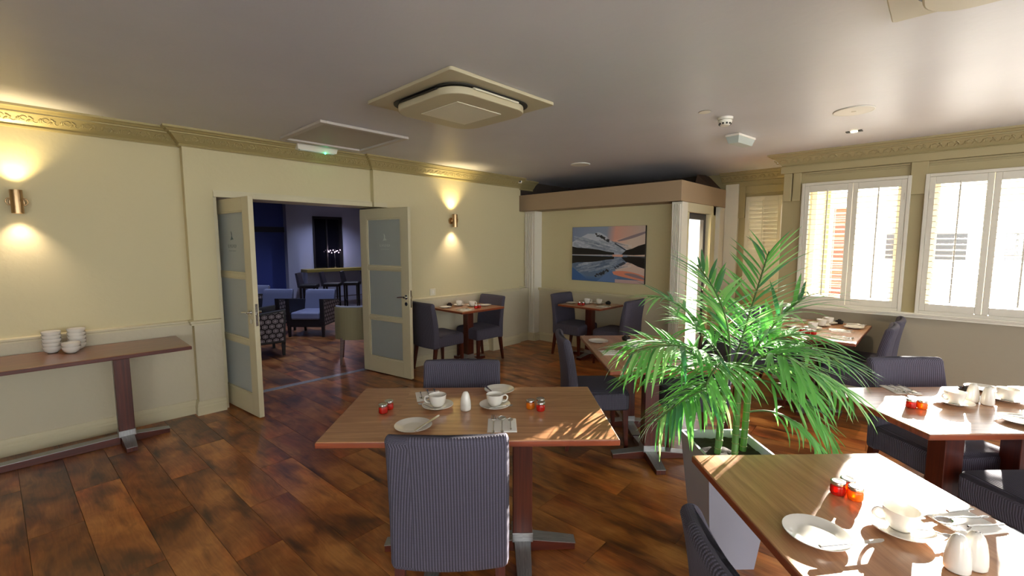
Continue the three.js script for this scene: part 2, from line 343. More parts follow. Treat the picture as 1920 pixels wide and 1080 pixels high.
// the two glazed leaves
function doorLeaf(name, label, hinge, ang, hand, logoTone) {
  const g = structGroup(name, label); g.position.copy(hinge); g.rotation.y = ang;   // leaf runs along local +x from its hinge, local z is its thickness
  const W = 0.835, H = 2.012, T = 0.022, st = 0.122, rails = [[0.012, 0.2], [0.675, 0.715], [1.285, 1.325], [H - 0.12, H]];
  const fr = [bx(0, 0.012, -T, st, H, T, 0.004, 1), bx(W - st, 0.012, -T, W, H, T, 0.004, 1)];
  for (const [a, b] of rails) fr.push(bx(st - 0.002, a, -T, W - st + 0.002, b, T, 0.004, 0));
  obj('frame', fr, M.trim, g);
  for (let i = 0; i < 3; i++) {
    const y0 = rails[i][1], y1 = rails[i + 1][0], p = obj('pane', bx(st, y0, -0.003, W - st, y1, 0.003), M.frost, g);
    const b = [];
    for (const s of [-1, 1]) { const z0 = s * 0.006, z1 = s * 0.018; b.push(bx(st, y0, z0, st + 0.014, y1, z1), bx(W - st - 0.014, y0, z0, W - st, y1, z1), bx(st, y0, z0, W - st, y0 + 0.014, z1), bx(st, y1 - 0.014, z0, W - st, y1, z1)); }
    obj('glazing_bead', b, M.trim, g);
    if (i === 2) {                                                       // etched emblem and two lines of lettering too worn to read
      const e = [], cx = W / 2, m = std({ color: logoTone, roughness: 0.6 });
      for (const s of [-1, 1]) {
        const z = s * 0.0035, sh = new THREE.Shape();
        sh.moveTo(-0.012, 0.085); sh.quadraticCurveTo(0.014, 0.07, 0.008, 0.04); sh.quadraticCurveTo(0.012, 0.02, 0.04, 0.008); sh.lineTo(-0.032, 0.0); sh.quadraticCurveTo(-0.012, 0.016, -0.004, 0.04); sh.closePath();
        const q = extr(sh, 0.0008); if (s < 0) q.rotateY(Math.PI); e.push(q.translate(cx, 1.63, z));
        [-0.08, -0.045, -0.012, 0.02, 0.05, 0.078].forEach((dx, k) => { e.push(cbox(0.005, 0.03, 0.0008, cx + dx, 1.575, z)); if (k % 2) e.push(cbox(0.016, 0.004, 0.0008, cx + dx + 0.008, 1.577, z)); else e.push(cbox(0.016, 0.004, 0.0008, cx + dx + 0.008, 1.562, z)); });
        for (let k = -4; k <= 4; k++) e.push(cbox(0.011, 0.004, 0.0008, cx + k * 0.017, 1.53, z));
      }
      obj('etched_emblem', e, m, g);
    }
  }
  const h = [];
  for (const s of [-1, 1]) { h.push(cyl(0.012, 0.012, 0, 0.05).rotateX(s * Math.PI / 2).translate(W - 0.05, 0.98, s * 0.012)); h.push(tube([V(W - 0.05, 0.98, s * 0.058), V(W - 0.09, 0.982, s * 0.06), V(W - 0.165, 0.975, s * 0.056)], 0.008, 10, 8)); h.push(new THREE.CylinderGeometry(0.026, 0.026, 0.008, 20).rotateX(Math.PI / 2).translate(W - 0.05, 0.98, s * 0.026)); h.push(new THREE.CylinderGeometry(0.022, 0.022, 0.008, 20).rotateX(Math.PI / 2).translate(W - 0.05, 0.9, s * 0.026)); }
  obj('door_handle', h, M.chrome, g);
  obj('lock_plate', [bx(W, 0.86, -0.011, W + 0.003, 1.06, 0.011, 0.001), bx(W + 0.002, 0.96, -0.008, W + 0.012, 0.985, 0.008, 0.003)], M.chrome, g);
  for (const y of [0.2, 1.0, 1.78]) obj('hinge', cyl(0.008, 0.008, y, y + 0.09, -0.004, hand * 0.024, 10), M.steel, g);
  return g;
}
// left leaf: hinge at (-0.1, -1.24), free end near (0.61, -1.33);  right leaf: free end near (0.63, -2.95)
doorLeaf('door_1', 'left cream door leaf with three frosted panes, standing open', V(-0.215, 0, -1.225), Math.atan2(0.095, 0.82), 1, '#5f7276');
doorLeaf('door_2', 'right cream door leaf with three frosted panes, standing open', V(-0.205, 0, -2.795), Math.atan2(0.15, 0.82), -1, '#dfe6dc');

// far lobby box with the picture wall, its beam and fluted posts
const wf = structGroup('wall_far', 'cream picture wall of the entrance lobby');
obj('plaster', [bx(AX, 0, PW - 0.1, 2.62, 2.12, PW), bx(2.5, 2.0, -6.95, 2.62, 2.12, PW), bx(2.5, 0, -6.95, 2.62, 2.12, -6.52)], M.cream, wf);
obj('wainscot', bx(0.2, 0, PW, 2.56, 0.83, PW + 0.06), M.wains, wf);
struct('trim', sweep(dado, V(0.2, 0.83, PW + 0.06), V(2.54, 0.83, PW + 0.06), PZ), M.trim, 'cream dado rail under the mountain picture');
struct('baseboard_far', [sweep(skirt, V(0.2, 0, PW + 0.06), V(2.54, 0, PW + 0.06), PZ), sweep(skirt, V(0.0, 0, -5.56), V(0.235, 0, -5.56), PZ), sweep(skirt, V(0.235, 0, -5.56), V(0.235, 0, PW), PX)], M.trim, 'cream skirting along the picture wall');
struct('trim', [bx(AX, 2.115, -5.47, 2.69, 2.365, -5.43, 0.004), bx(2.65, 2.115, -7.0, 2.69, 2.365, -5.4705, 0.004), bx(AX, 2.115, PW, 2.66, 2.135, -5.45), bx(2.5, 2.115, -6.95, 2.66, 2.135, -5.45)], M.beam, 'tan fascia beam running round the top of the lobby');
struct('ceiling', bx(0, 2.14, -7.0, 2.64, 2.16, -5.48), M.hollow, 'top of the lobby below the ceiling, coloured dark for its shade');
struct('wall_back', [bx(0.0, 2.16, -6.98, 2.4, CEIL, -6.9), bx(0.0, 2.16, -6.9, 0.02, CEIL, -5.48)], M.hollow, 'walls of the hollow above the lobby, shade put into their dark colour');
struct('trim', hexa([[2.4, 2.3, -6.97], [2.66, 2.34, -6.97], [2.66, 2.34, -6.6], [2.4, 2.3, -6.5]], [[2.4, 2.58, -6.97], [2.44, 2.58, -6.97], [2.44, 2.58, -6.7], [2.4, 2.58, -6.6]]), M.brown, 'dark brown wedge in the hollow above the lobby');
function flutedPost(name, label, x0, z0, x1, z1, y1, frontFlutes) {
  const g = [bx(x0, 0, z0, x1, y1, z1, 0.003, 1)];
  const w = x1 - x0, n = frontFlutes;                                    // raised reeds leave dark flutes between them
  for (let i = 0; i < n; i++) { const a = x0 + w * (0.1 + 0.8 * i / n), b = x0 + w * (0.1 + 0.8 * (i + 0.62) / n); g.push(bx(a, 0.13, z1 - 0.002, b, y1 - 0.03, z1 + 0.016, 0.004, 1)); }
  return struct(name, g, M.white, label);
}
flutedPost('trim', 'white fluted post in the far left corner', 0.0, PW, 0.222, -5.58, 2.115, 4);
flutedPost('trim', 'white fluted post at the right end of the picture wall', 2.53, -5.7, 2.665, -5.53, 2.115, 5);
struct('trim', bx(2.53, 0, -6.97, 2.68, 2.115, -6.78, 0.004), M.white, 'white post at the back of the lobby side');
// glazed door in the lobby side
const ld = structGroup('door_3', 'glass side door of the lobby with dark metal frame');
obj('frame', [bx(2.54, 0, -5.74, 2.59, 2.0, -5.7), bx(2.54, 0, -6.5, 2.59, 2.0, -6.42), bx(2.54, 1.92, -6.42, 2.59, 2.0, -5.74), bx(2.54, 0, -6.42, 2.59, 0.12, -5.74)], std({ color: '#4a4a52', roughness: 0.4, metalness: 0.5 }), ld);
obj('pane', bx(2.562, 0.12, -6.42, 2.568, 1.92, -5.74), M.pane, ld);
obj('door_handle', [tube([V(2.6, 0.95, -6.44), V(2.63, 0.95, -6.44), V(2.63, 1.2, -6.44), V(2.6, 1.2, -6.44)], 0.01, 16, 8)], M.chrome, ld);
struct('trim', [bx(2.52, 0, -6.58, 2.66, 2.115, -6.5), bx(2.52, 2.0, -6.5, 2.66, 2.115, -5.7)], M.trim, 'cream frame of the lobby side door');

// outside walls: set-back wall (z = ZR) and window wall (z = ZW)
const RW = [2.98, 3.6, 0.96, 2.24];
const wb = structGroup('wall_right', 'olive window wall with taupe panel below the sill');
obj('plaster', [
  bx(-0.3, 0, ZR - 0.3, 0.9, CEIL, ZR), bx(0.9, 2.1, ZR - 0.3, 2.45, CEIL, ZR), bx(2.45, 0, ZR - 0.3, RW[0], CEIL, ZR), bx(RW[0], 0, ZR - 0.3, RW[1], RW[2], ZR), bx(RW[0], RW[3], ZR - 0.3, RW[1], CEIL, ZR), bx(RW[1], 0, ZR - 0.3, 3.95, CEIL, ZR),
  bx(3.65, 0, ZR, 3.9, CEIL, ZW)], M.olive, wb);
const WN = [[3.84, 4.76], [4.86, 5.78], [5.88, 6.8], [6.9, 7.82]], WY0 = 0.915, WY1 = 2.262;
{
  const up = [bx(3.9, WY1, ZW - 0.3, 9.4, CEIL, ZW)], lo = [bx(3.9, 0, ZW - 0.3, 9.4, WY0, ZW)];
  const xs = [3.9, ...WN.flat().map((x, i) => x + (i % 2 ? -0.05 : 0.05)), 9.4];
  for (let i = 0; i < xs.length; i += 2) if (xs[i + 1] > xs[i]) up.push(bx(xs[i], WY0, ZW - 0.3, xs[i + 1], WY1, ZW));
  obj('plaster', up, M.olive, wb); obj('panel', lo, M.taupe, wb);
  obj('panel', bx(3.65, 0, ZW - 0.02, 3.9, 0.87, ZW + 0.004), M.taupe, wb);
}
// frieze, blocks over the pilasters and window heads
struct('trim', [
  bx(3.62, 2.385, ZW, 9.2, 2.46, ZW + 0.04, 0.003), bx(3.655, 2.075, ZW, 3.735, 2.385, ZW + 0.03, 0.004), bx(3.748, 2.075, ZW, 3.825, 2.385, ZW + 0.03, 0.004),
  ...[0, 1, 2].map((i) => bx(WN[i][1] - 0.012, 2.075, ZW, WN[i + 1][0] + 0.012, 2.385, ZW + 0.03, 0.004)),
  ...WN.map(([a, b]) => bx(a + 0.02, 2.365, ZW, b - 0.02, 2.378, ZW + 0.02)), ...WN.map(([a, b]) => bx(a + 0.02, 2.345, ZW, b - 0.02, 2.353, ZW + 0.012))], M.olive, 'olive frieze and blocks above the windows');
struct('trim', [sweep(dado, V(3.62, 0.862, ZW), V(9.2, 0.862, ZW), PZ), bx(3.62, 0.9, ZW, 9.2, 0.915, ZW + 0.05, 0.004)], M.white, 'pale sill rail under the shuttered windows');
struct('baseboard_right', sweep(skirt, V(3.65, 0, ZW), V(9.2, 0, ZW), PZ), M.trim, 'skirting under the shuttered windows');
const cl2 = structGroup('trim', 'moulded cornice with leaf scrolls above the windows');
obj('moulding', [sweep(corn, V(3.65, 2.455, ZW), V(9.2, 2.455, ZW), PZ, 1), sweep(corn, V(3.65, 2.455, ZR), V(3.65, 2.455, ZW), NX, 0, 1)], M.olive, cl2);
relief(V(3.56, 2.455, ZW), V(6.2, 2.455, ZW), PZ, cl2); cl2.children[1].material = M.olive;
const cl3 = structGroup('trim', 'moulded cornice of the set-back wall');
obj('moulding', [sweep(corn, V(2.62, 2.455, ZR), V(3.65, 2.455, ZR), PZ), bx(2.62, 2.4, ZR, 3.65, 2.455, ZR + 0.02)], M.olive, cl3);
relief(V(2.64, 2.455, ZR), V(3.62, 2.455, ZR), PZ, cl3); cl3.children[1].material = M.olive;
struct('trim', bx(2.685, 0, ZR, 2.865, 2.44, ZR + 0.05, 0.004), M.white, 'tall white flat column on the set-back wall');
struct('trim', [bx(2.86, 1.96, ZR, 2.95, 2.4, ZR + 0.03, 0.003), bx(2.95, 2.3, ZR, 3.65, 2.4, ZR + 0.03, 0.003), bx(2.6, 1.92, ZR, 2.68, 1.935, ZR + 0.012)], M.olive, 'olive casing round the set-back window');

// windows: glass and outer frame, then louvred shutters hung in front
function window_(n, x0, x1, y0, y1, zf) {
  const g = structGroup('window_' + n, 'white framed window behind louvred shutters');
  const z = zf - 0.22;
  obj('window_frame', [bx(x0, y0, z - 0.03, x0 + 0.06, y1, z + 0.03), bx(x1 - 0.06, y0, z - 0.03, x1, y1, z + 0.03), bx(x0 + 0.06, y0, z - 0.03, x1 - 0.06, y0 + 0.07, z + 0.03), bx(x0 + 0.06, y1 - 0.06, z - 0.03, x1 - 0.06, y1, z + 0.03), bx((x0 + x1) / 2 - 0.03, y0 + 0.07, z - 0.03, (x0 + x1) / 2 + 0.03, y1 - 0.06, z + 0.03)], M.white, g);
  obj('pane', bx(x0 + 0.06, y0 + 0.07, z - 0.003, (x0 + x1) / 2 - 0.03, y1 - 0.06, z + 0.003), M.pane, g);
  obj('pane', bx((x0 + x1) / 2 + 0.03, y0 + 0.07, z - 0.003, x1 - 0.06, y1 - 0.06, z + 0.003), M.pane, g);
}
WN.forEach(([a, b], i) => window_(i + 1, a + 0.05, b - 0.05, WY0, WY1, ZW));
window_(5, RW[0], RW[1], RW[2], RW[3], ZR);
WN.forEach(([a, b]) => { const t = 0.03; struct('trim', [bx(a, WY0, ZW, a + t, WY1, ZW + 0.04, 0.004), bx(b - t, WY0, ZW, b, WY1, ZW + 0.04, 0.004), bx(a + t, WY1 - t, ZW, b - t, WY1, ZW + 0.04, 0.004), bx(a + t, WY0, ZW, b - t, WY0 + 0.03, ZW + 0.04, 0.004)], M.shutter, 'white surround of the shutters'); });
const louvreGeo = (w) => { const p = []; for (let i = 0; i < 12; i++) { const a = i / 12 * 2 * Math.PI; p.push(new THREE.Vector2(0.031 * Math.cos(a), 0.0048 * Math.sin(a))); } return new THREE.ExtrudeGeometry(new THREE.Shape(p), { depth: w, bevelEnabled: false }).rotateY(Math.PI / 2).translate(-w / 2, 0, 0); };
function shutter(label, x0, x1, y0, y1, z, tilt, group, hs = false) {
  const t = thing('shutter', label, 'shutter', V(0, 0, 0), 0, group), st = 0.043, rt = 0.07, w = x1 - x0, T = 0.014;
  obj('frame', [bx(x0, y0, z - T, x0 + st, y1, z + T, 0.003, 1), bx(x1 - st, y0, z - T, x1, y1, z + T, 0.003, 1), bx(x0 + st, y0, z - T, x1 - st, y0 + rt, z + T, 0.003), bx(x0 + st, y1 - rt, z - T, x1 - st, y1, z + T, 0.003)], M.shutter, t);
  const n = Math.round((y1 - y0 - 2 * rt) / 0.0555), lg = louvreGeo(w - 2 * st - 0.003);
  for (let i = 0; i < n; i++) { const o = obj('louvre', lg, M.shutter, t); o.position.set((x0 + x1) / 2, y0 + rt + (i + 0.5) * (y1 - y0 - 2 * rt) / n, z); o.rotation.x = tilt; }
  obj('tilt_rod', bx((x0 + x1) / 2 - 0.006, y0 + rt + 0.02, z + 0.032, (x0 + x1) / 2 + 0.006, y1 - rt + 0.015, z + 0.042, 0.003, 1), M.shutter, t);
  for (const y of [y0 + 0.12, (y0 + y1) / 2, y1 - 0.2]) obj('hinge', bx(hs ? x1 - 0.012 : x0 + 0.001, y, z + T - 0.002, hs ? x1 - 0.001 : x0 + 0.012, y + 0.07, z + T + 0.006, 0.002), M.shutter, t);
  return t;
}
const shn = [['left panel of the open louvred shutters on the window beside the tall olive pilaster', 'right panel of the open louvred shutters on the window beside the tall olive pilaster'], ['left panel of the open louvred shutters on the rightmost window', 'right panel of the open louvred shutters on the rightmost window, cut by the photo edge']];
WN.forEach(([a, b], i) => {
  const m = (a + b) / 2;
  [[a + 0.031, m - 0.002], [m + 0.002, b - 0.031]].forEach(([p, q], k) => shutter(i < 2 ? shn[i][k] : 'white open louvred shutter further along the window wall', p, q, WY0 + 0.031, WY1 - 0.031, ZW + 0.022, [-0.06, -0.04, -0.02, -0.1][2 * (i % 2) + k], i < 2 ? undefined : 'shutters beyond the photo edge', k === 1));
});
shutter('closed cream louvred shutter on the set-back window behind the palm', RW[0] - 0.02, RW[0] + 0.43, RW[2] - 0.01, RW[3] + 0.01, ZR + 0.022, -1.4);
shutter('second closed shutter of the set-back window, half behind the corner', RW[0] + 0.432, RW[1] + 0.04, RW[2] - 0.01, RW[3] + 0.01, ZR + 0.022, -1.4);

// walls behind and beside the camera; their unseen windows are added for fill daylight
{
  const ops = [[-5.3, -3.1], [-2.5, -0.3], [0.3, 2.3]], w = [bx(9.2, 0, ZW - 0.3, 9.4, 0.55, 3.0), bx(9.2, 2.35, ZW - 0.3, 9.4, CEIL, 3.0)];
  let z = ZW - 0.3; for (const [a, b] of ops) { w.push(bx(9.2, 0.55, z, 9.4, 2.35, a)); z = b; } w.push(bx(9.2, 0.55, z, 9.4, 2.35, 3.0));
  struct('wall_side', w, M.cream, 'cream end wall out of frame to the right with windows added for fill daylight');
  ops.forEach(([a, b], i) => { const g = structGroup('window_' + (6 + i), 'wide unseen window added to the end wall for fill daylight'); obj('window_frame', [bx(9.26, 0.55, a, 9.32, 2.35, a + 0.06), bx(9.26, 0.55, b - 0.06, 9.32, 2.35, b), bx(9.26, 0.55, a + 0.06, 9.32, 0.62, b - 0.06), bx(9.26, 2.29, a + 0.06, 9.32, 2.35, b - 0.06), bx(9.26, 0.62, (a + b) / 2 - 0.03, 9.32, 2.29, (a + b) / 2 + 0.03)], M.white, g); });
  const z0 = 2.8; struct('wall_front', [bx(-0.25, 0, z0, 5.6, CEIL, z0 + 0.2), bx(5.6, 0, z0, 8.6, 0.55, z0 + 0.2), bx(5.6, 2.35, z0, 8.6, CEIL, z0 + 0.2), bx(8.6, 0, z0, 9.2, CEIL, z0 + 0.2)], M.cream, 'cream wall behind the camera with one wide window added for fill daylight');
}

// outside: paving, a low pale building and brick gate piers seen through the louvres
struct('pavement', bx(-30, -0.25, -60, 40, -0.13, ZR - 0.3), std({ color: '#c9c2b4', roughness: 0.9 }), 'pale paving outside the windows');
{
  const b = thing('low_building', 'pale low building with dark windows seen through the shutters', 'building', V(0, 0, 0));
  const Z = -24, H = 3.4;
  obj('wall', bx(-6, -0.13, Z - 4, 16, H, Z), std({ color: '#e6e0d4', roughness: 0.9 }), b);
  obj('roof', bx(-6.2, H, Z - 4.2, 16.2, H + 0.2, Z + 0.2), std({ color: '#8d8680', roughness: 0.9 }), b);
  for (const x of [-4, -1.5, 1, 3.2, 4.6, 6.5, 9, 11.5]) { const f = obj('window', bx(x, 0.9, Z, x + 1.1, 2.1, Z + 0.05), M.white, b); obj('pane', bx(x + 0.08, 0.98, Z + 0.05, x + 1.02, 2.02, Z + 0.06), std({ color: '#30343a', roughness: 0.2 }), f); }
  for (const [x, l] of [[2.55, 'narrow red brick pier outside, behind the left shutter panel'], [3.45, 'second red brick pier outside, further right behind the shutter']]) {
    const p = thing('brick_pier', l, 'pillar', V(x, -0.13, -11)); const m = std({ color: '#8d3f32', roughness: 0.9 }), mm = std({ color: '#a9472f', roughness: 0.9 });
    obj('mortar', cbox(0.4, 2.4, 0.4, 0, 1.2, 0), std({ color: '#b9a99a', roughness: 1 }), p);
    const br = new THREE.BoxGeometry(0.2, 0.065, 0.42);
    for (let r = 0; r < 30; r++) for (let k = 0; k < 2; k++) { const o = obj('brick', br, (r + k) % 3 ? m : mm, p); o.position.set(-0.105 + k * 0.21, 0.04 + r * 0.08, 0.0); }
    obj('cap', bx(-0.27, 2.4, -0.27, 0.27, 2.5, 0.27, 0.01), std({ color: '#c9c2b4', roughness: 0.9 }), p);
  }
}

// ------------------------------------------------------------------ dining chairs
function chairGeos() {
  const W = 0.475;
  const bend = (pts, y, w) => pts.map(([x, z]) => { const k = x / (w / 2); const t = (y - 0.42) / 0.46; return [x, y, z - 0.21 + 0.028 * k * k - 0.055 * Math.max(0, t) * Math.max(0, t) - 0.01 * t]; });
  const rings = [], add = (y, w, d, r) => rings.push(bend(rrect(w, d, r, 4, 6), y, w));
  add(0.315, W - 0.05, 0.05, 0.02); add(0.315, W - 0.012, 0.078, 0.024); add(0.33, W - 0.004, 0.084, 0.026);
  for (let i = 1; i <= 9; i++) { const t = i / 9, y = 0.33 + 0.505 * t; add(y, W - 0.004 + 0.004 * Math.sin(t * 3), 0.084 - 0.022 * t, 0.026 - 0.002 * t); }
  for (const [dy, k] of [[0.02, 0.94], [0.033, 0.72], [0.04, 0.4], [0.042, 0.1]]) { const e = (1 - k) * 0.02; add(0.835 + dy, W - e * 1.9, Math.max(0.062 * k, 0.006) + 0.004, Math.max(0.024 * k, 0.003)); }
  const back = loft(rings);
  const sr = [], sadd = (y, w, d, r, dz = 0) => sr.push(rrect(w, d, r, 5).map(([x, z]) => [x, y, z + 0.025 + dz]));
  sadd(0.325, 0.4, 0.38, 0.02); sadd(0.325, 0.455, 0.43, 0.03); sadd(0.335, 0.466, 0.44, 0.035); sadd(0.39, 0.47, 0.446, 0.038); sadd(0.44, 0.47, 0.446, 0.04); sadd(0.459, 0.455, 0.432, 0.042); sadd(0.47, 0.42, 0.4, 0.05); sadd(0.476, 0.34, 0.33, 0.06); sadd(0.479, 0.2, 0.2, 0.06); sadd(0.48, 0.06, 0.06, 0.02);
  const seat = loft(sr), P = seat.attributes.position, N = seat.attributes.normal, T = seat.attributes.uv;
  for (let i = 0; i < P.count; i++) if (N.getY(i) > 0.55 || N.getY(i) < -0.6) T.setXY(i, P.getX(i), P.getZ(i));
  const leg = (x, z, sx, sz) => {
    const a = 0.013, b = 0.021, q = (cx, cz, h) => [[cx - h, 0, cz - h], [cx + h, 0, cz - h], [cx + h, 0, cz + h], [cx - h, 0, cz + h]];
    const lo = q(x + sx, z + sz, a), hi = q(x, z, b).map(([p, , r]) => [p, 0.335, r]);
    return hexa(lo, hi, 1);
  };
  return { seat, back, legs: [leg(-0.2, 0.215, -0.006, 0.012), leg(0.2, 0.215, 0.006, 0.012), leg(-0.2, -0.185, -0.008, -0.05), leg(0.2, -0.185, 0.008, -0.05)] };
}
const CG = chairGeos();
let chair0;
function chair(label, pos, turn) {
  if (chair0) return dup(chair0, label, pos, turn);
  chair0 = thing('dining_chair', label, 'chair', pos, turn);
  obj('seat', CG.seat, M.cloth, chair0); obj('backrest', CG.back, M.cloth, chair0);
  for (const l of CG.legs) obj('leg', l, M.leg, chair0);
  return chair0;
}
const D = Math.PI / 180;
chair('blue-grey ribbed chair in the foreground, its whole back turned to us at the centre table', U(3.355, 0, 1.655), 225 * D);
chair('blue-grey ribbed chair at the far side of the centre table, only its top showing', U(3.318, 0, 1.045), 45 * D);
chair('blue ribbed chair in side view left of the palm, at the table behind it', U(4.3, 0, 0.0), 135 * D);
chair('dark blue chair hidden behind the palm, on the right side of the table there', U(5.07, 0, 0.05), -45 * D);
chair('ribbed chair in the bottom foreground beside the grey planter, seen edge-on', U(4.335, 0, 2.6), 135 * D);
chair('ribbed chair with sunlit rim on the far side of the glaring sunlit table', U(6.13, 0, 1.045), 45 * D);
chair('blue chair at the right photo edge, only its flat seat showing', U(6.09, 0, 1.68), 225 * D);
chair('dark chair partly behind the open right door leaf, left of the small wall table', V(0.42, 0, -3.47), Math.PI);
chair('dark chair with reddish legs on the right side of the small wall table', V(0.46, 0, -4.16), 0);
chair('dark chair left of the small table under the mountain picture', V(1.24, 0, -5.29), 90 * D);
chair('dark chair right of the small table under the mountain picture, beside the palm', V(1.96, 0, -5.26), -90 * D);
chair('nearer of the two chairs at the right end of the window table', V(4.5, 0, -5.2), -90 * D);
chair('farther of the two chairs at the right end of the window table, nearest the sill', V(4.52, 0, -5.7), -90 * D);
chair('nearer chair left of the window table, behind the palm leaves', V(3.78, 0, -5.12), 90 * D);
chair('farther chair left of the window table, behind the palm leaves', V(3.78, 0, -5.66), 90 * D);

// ------------------------------------------------------------------ tables
const footGeo = (len) => {                                               // one arm along +x
  const a = 0.045, w0 = 0.04, w1 = 0.032, wood = hexa([[a, 0.004, -w0], [a, 0.004, w0], [len, 0.004, w1], [len, 0.004, -w1]], [[a, 0.062, -w0], [a, 0.062, w0], [len, 0.036, w1], [len, 0.036, -w1]]);
  const cap = hexa([[a, 0.0625, -w0 - 0.002], [a, 0.0625, w0 + 0.002], [len + 0.003, 0.0365, w1 + 0.002], [len + 0.003, 0.0365, -w1 - 0.002]], [[a, 0.067, -w0 - 0.002], [a, 0.067, w0 + 0.002], [len + 0.003, 0.041, w1 + 0.002], [len + 0.003, 0.041, -w1 - 0.002]]);
  return [wood, cap];
};
const FG = footGeo(0.275), FL = footGeo(1.4);
function table(name, label, W, Dp, peds, pos, turn, arms = [0, 90, 180, 270], longArm = -1, H = 0.75, dark = false) {
  const t = thing(name, label, 'table', pos, turn);
  obj('tabletop', boxUV(new RoundedBoxGeometry(W - 0.004, 0.012, Dp - 0.004, 2, 0.005).translate(0, H - 0.006, 0), W > Dp ? 0 : 2, rr(0, 3), rr(0, 3)), dark ? M.veneerDark : M.veneer, t);
  obj('edge_band', cbox(W, 0.026, Dp, 0, H - 0.0165, 0, 0.004, W > Dp ? 0 : 2), dark ? M.mahogDark : M.mahog, t);
  for (const [px, pz] of peds) {
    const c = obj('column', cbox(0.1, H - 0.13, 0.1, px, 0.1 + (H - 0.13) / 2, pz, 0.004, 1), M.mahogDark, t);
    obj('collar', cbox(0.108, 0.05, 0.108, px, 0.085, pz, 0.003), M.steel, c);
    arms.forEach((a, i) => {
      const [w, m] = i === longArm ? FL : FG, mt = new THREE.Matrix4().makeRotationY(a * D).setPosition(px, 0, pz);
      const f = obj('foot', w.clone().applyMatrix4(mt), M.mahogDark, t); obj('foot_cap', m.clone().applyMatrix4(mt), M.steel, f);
    });
    obj('mounting_plate', cbox(0.3, 0.012, 0.3, px, H - 0.036, pz, 0.002), M.dark, t);
  }
  return t;
}
const p2 = (s) => [[-s, 0], [s, 0]], q2 = (s) => [[0, -s], [0, s]];
table('dining_table', 'brown wooden table in the centre foreground, set for two', 1.32, 0.735, [[-0.19, 0], [0.25, 0]], U(3.42, 0, 1.313), Q);
table('dining_table', 'brown table half hidden behind the palm, with one chair on its left', 0.75, 1.17, q2(0.29), U(4.665, 0, 0.035), Q);
table('dining_table', 'table at the right photo edge blown out by sunlight', 1.25, 0.665, p2(0.2), U(6.1, 0, 1.33), Q);
table('dining_table', 'brown table in the bottom right corner before the planter, cut by the photo edge', 0.766, 1.27, q2(0.34), U(4.713, 0, 2.465), Q);
table('dining_table', 'small square table against the left wall beside the open door leaf', 0.6, 0.74, [[-0.02, 0]], V(0.47, 0, -3.955), 0);
table('dining_table', 'small dark table under the mountain picture', 0.7, 0.58, [[0, 0]], V(1.5, 0, -5.3), 0);
table('dining_table', 'table below the shuttered window with red jam jars on it', 0.75, 1.18, q2(0.28), V(4.17, 0, -5.34), 0);
table('console_table', 'long narrow brown table standing along the left wall', 0.6, 2.5, [[0, -0.83], [0, 0.83]], V(0.345, 0, 0.43), 0, [0, 90, 180, 270], 3, 0.767, true);

// ------------------------------------------------------------------ table settings
const TT = 0.7505;                                                       // height of the tabletops
const G = {
  plate: lathe([[0, 0.004], [0.05, 0.004], [0.055, 0], [0.06, 0.003], [0.075, 0.009], [0.1, 0.016], [0.101, 0.018], [0.0995, 0.0195], [0.074, 0.0125], [0.062, 0.008], [0.05, 0.007], [0, 0.007]], 40),
  saucer: lathe([[0, 0.003], [0.04, 0.003], [0.043, 0], [0.047, 0.003], [0.081, 0.017], [0.0815, 0.0185], [0.08, 0.0195], [0.045, 0.008], [0.03, 0.006], [0.026, 0.0075], [0.023, 0.006], [0, 0.006]], 36),
  cup: lathe([[0, 0.003], [0.022, 0.003], [0.024, 0], [0.0265, 0.004], [0.034, 0.012], [0.04, 0.026], [0.0435, 0.045], [0.0452, 0.061], [0.0445, 0.0625], [0.0432, 0.0615], [0.0412, 0.045], [0.0375, 0.028], [0.031, 0.015], [0.02, 0.009], [0, 0.008]], 36),
  handle: tube([V(0.0415, 0.05, 0), V(0.056, 0.054, 0), V(0.067, 0.044, 0), V(0.064, 0.028, 0), V(0.05, 0.019, 0), V(0.0375, 0.02, 0)], 0.0042, 18, 8),
  shaker: lathe([[0, 0], [0.024, 0], [0.0275, 0.005], [0.028, 0.018], [0.026, 0.045], [0.0215, 0.072], [0.0165, 0.088], [0.011, 0.096], [0.005, 0.0985], [0, 0.099]], 28),
  jar: lathe([[0, 0], [0.018, 0], [0.0215, 0.003], [0.0225, 0.008], [0.0225, 0.026], [0.0205, 0.031], [0.0195, 0.034], [0, 0.034]], 24),
  lid: lathe([[0, 0.0345], [0.0215, 0.0345], [0.0222, 0.036], [0.0222, 0.0445], [0.021, 0.0462], [0.017, 0.0466], [0.016, 0.0458], [0, 0.0458]], 24),
  bowl: lathe([[0, 0.004], [0.026, 0.004], [0.028, 0], [0.031, 0.004], [0.046, 0.016], [0.054, 0.036], [0.056, 0.05], [0.0545, 0.051], [0.052, 0.037], [0.043, 0.018], [0.028, 0.009], [0, 0.008]], 32),
  sugar: lathe([[0, 0], [0.03, 0], [0.034, 0.006], [0.038, 0.03], [0.036, 0.032], [0.032, 0.01], [0, 0.006]], 24),
};
function spoonGeo(l) {
  const b = new THREE.SphereGeometry(1, 14, 6, 0, Math.PI * 2, Math.PI / 2, Math.PI / 2).scale(0.15 * l, 0.04 * l, 0.105 * l).translate(l * 0.36, 0.0075, 0);
  const h = tube([V(l * 0.22, 0.0075, 0), V(l * 0.1, 0.01, 0), V(-l * 0.25, 0.005, 0), V(-l * 0.5, 0.0035, 0)], 0.0026, 14, 6).scale(1, 1, 1);
  return merge([b, h, new THREE.SphereGeometry(1, 8, 5).scale(l * 0.09, 0.0018, l * 0.04).translate(-l * 0.44, 0.0035, 0)]);
}
